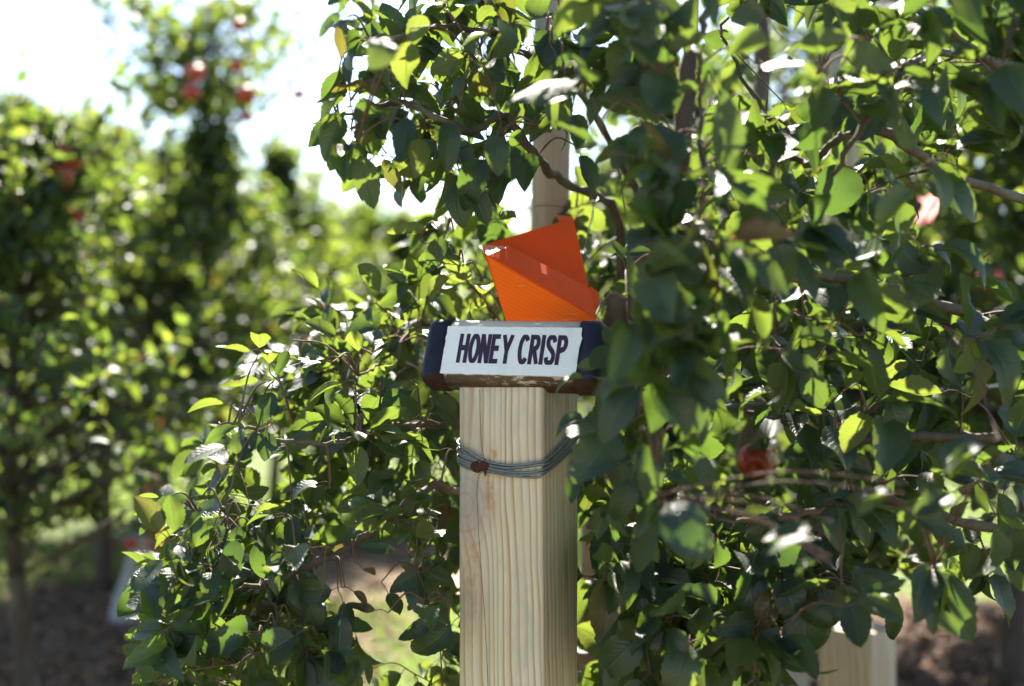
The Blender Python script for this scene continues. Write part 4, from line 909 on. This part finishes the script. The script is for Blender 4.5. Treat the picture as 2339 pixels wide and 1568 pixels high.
apple(180, 497, 4.2, .042, (0, 0, 90), "small pinkish apple low at the left edge among leaves")
apple(300, 1243, 5.5, .062, (0, 0, 10), "orange red apple hanging beside the white trunk guard")
apple(2262, 640, 3.9, .075, (0, 0, 40), "blurred red apple at the right edge of the picture")
apple(505, 955, 5.6, .05, (0, 0, 40), "blurred red apple deep in the shaded lower left trees")
for i, (a, b_y, s) in enumerate([(655, 1255, .08), (790, 1133, .085), (735, 1140, .075), (620, 1300, .07), (300, 1330, .08), (345, 1345, .075), (700, 1290, .06), (1000, 1135, .08)]):
    d = CAMZ * FX / (b_y - 784) * (1 - s / 2 / CAMZ)
    apple(a, b_y, d, s, (90, 20 * i, 40 * i), "", G2)["label"] = ["fallen red apple on bare ground at lower left centre", "fallen orange red apple in sunny grass, right one of two", "fallen red apple in sunny grass, left one of two",
        "fallen apple on sand lowest of those near the branch", "fallen apple in the dark mulch left of the bush", "fallen apple in dark mulch beside another by the trunk guard", "small fallen apple on the sand patch under the long branch", "fallen red apple on far grass close to the post"][i]
# ------------------------------------------------------------------ ground cover
g = np.random.default_rng(77); n = 52000
X = g.uniform(-4.5, 3.5, n); Y = g.uniform(3.6, 12, n)
dens = np.sin(X * 2.3 + 1) * np.cos(Y * 1.9) + .6 * np.sin(X * 5 + Y * 3); inm = (np.abs(X + 1.65) < .62) & (Y < 6.4) | (X > .7) & (Y < 6)
path = (np.abs(X + .95) < .72) & (np.abs(Y - 6.85) < .8); k = (dens > -.7) & ~inm & ~path; X, Y = X[k], Y[k]; n = len(X)
hgt = g.uniform(.03, .09, n); a = g.uniform(0, 6.28, n); ln = g.normal(0, .03, (n, 2)); w2 = .003 + .002 * g.random(n)
V = np.stack([np.stack([X - np.cos(a) * w2, Y - np.sin(a) * w2, 0 * X], 1), np.stack([X + np.cos(a) * w2, Y + np.sin(a) * w2, 0 * X], 1), np.stack([X + ln[:, 0], Y + ln[:, 1], hgt], 1)], 1).reshape(-1, 3)
m_, t_, b_ = mat("grass_blade"); N = NT(t_); N.l(N.mix(N.noise(N.mapping(), 3, 3), (.07, .13, .025), (.17, .19, .06)), b_.inputs["Base Color"]); b_.inputs["Roughness"].default_value = .6
tl = N.n("ShaderNodeBsdfTranslucent"); tl.inputs[0].default_value = (.35, .5, .08, 1); mx = N.n("ShaderNodeMixShader"); mx.inputs[0].default_value = .4
N.l(b_.outputs[0], mx.inputs[1]); N.l(tl.outputs[0], mx.inputs[2]); N.l(mx.outputs[0], t_.nodes["Material Output"].inputs[0])
tag(mesh_obj("grass", V, np.arange(3 * n).reshape(-1, 3), m_, None, False), "short sunlit grass between the tree rows", "grass", kind="stuff")
n = 20000; X = np.concatenate([g.uniform(-3.2, -.4, n // 2), g.uniform(.6, 4, n // 2)]); Y = np.concatenate([g.uniform(3.8, 8, n // 2), g.uniform(3.2, 6, n // 2)])
Pm = np.stack([X, Y, g.uniform(.012, .03, n)], 1); ax = g.normal(0, 1, (n, 3)) * [1, 1, .15]; no = g.normal(0, .35, (n, 3)) + [0, 0, 1]; L = g.uniform(.02, .075, n)
V, F, at = leaf_mesh(Pm, ax, no, L, L * .4, g.random(n), np.ones(n), 3, 2, 8)
tag(mesh_obj("leaf_litter", V, F, simple("litter", (.22, .13, .08), .8, 0, .3, (.10, .055, .04), 8), None, True, at), "brown bark chips and dry leaves littering the ground under the trees", "leaf litter", kind="stuff")
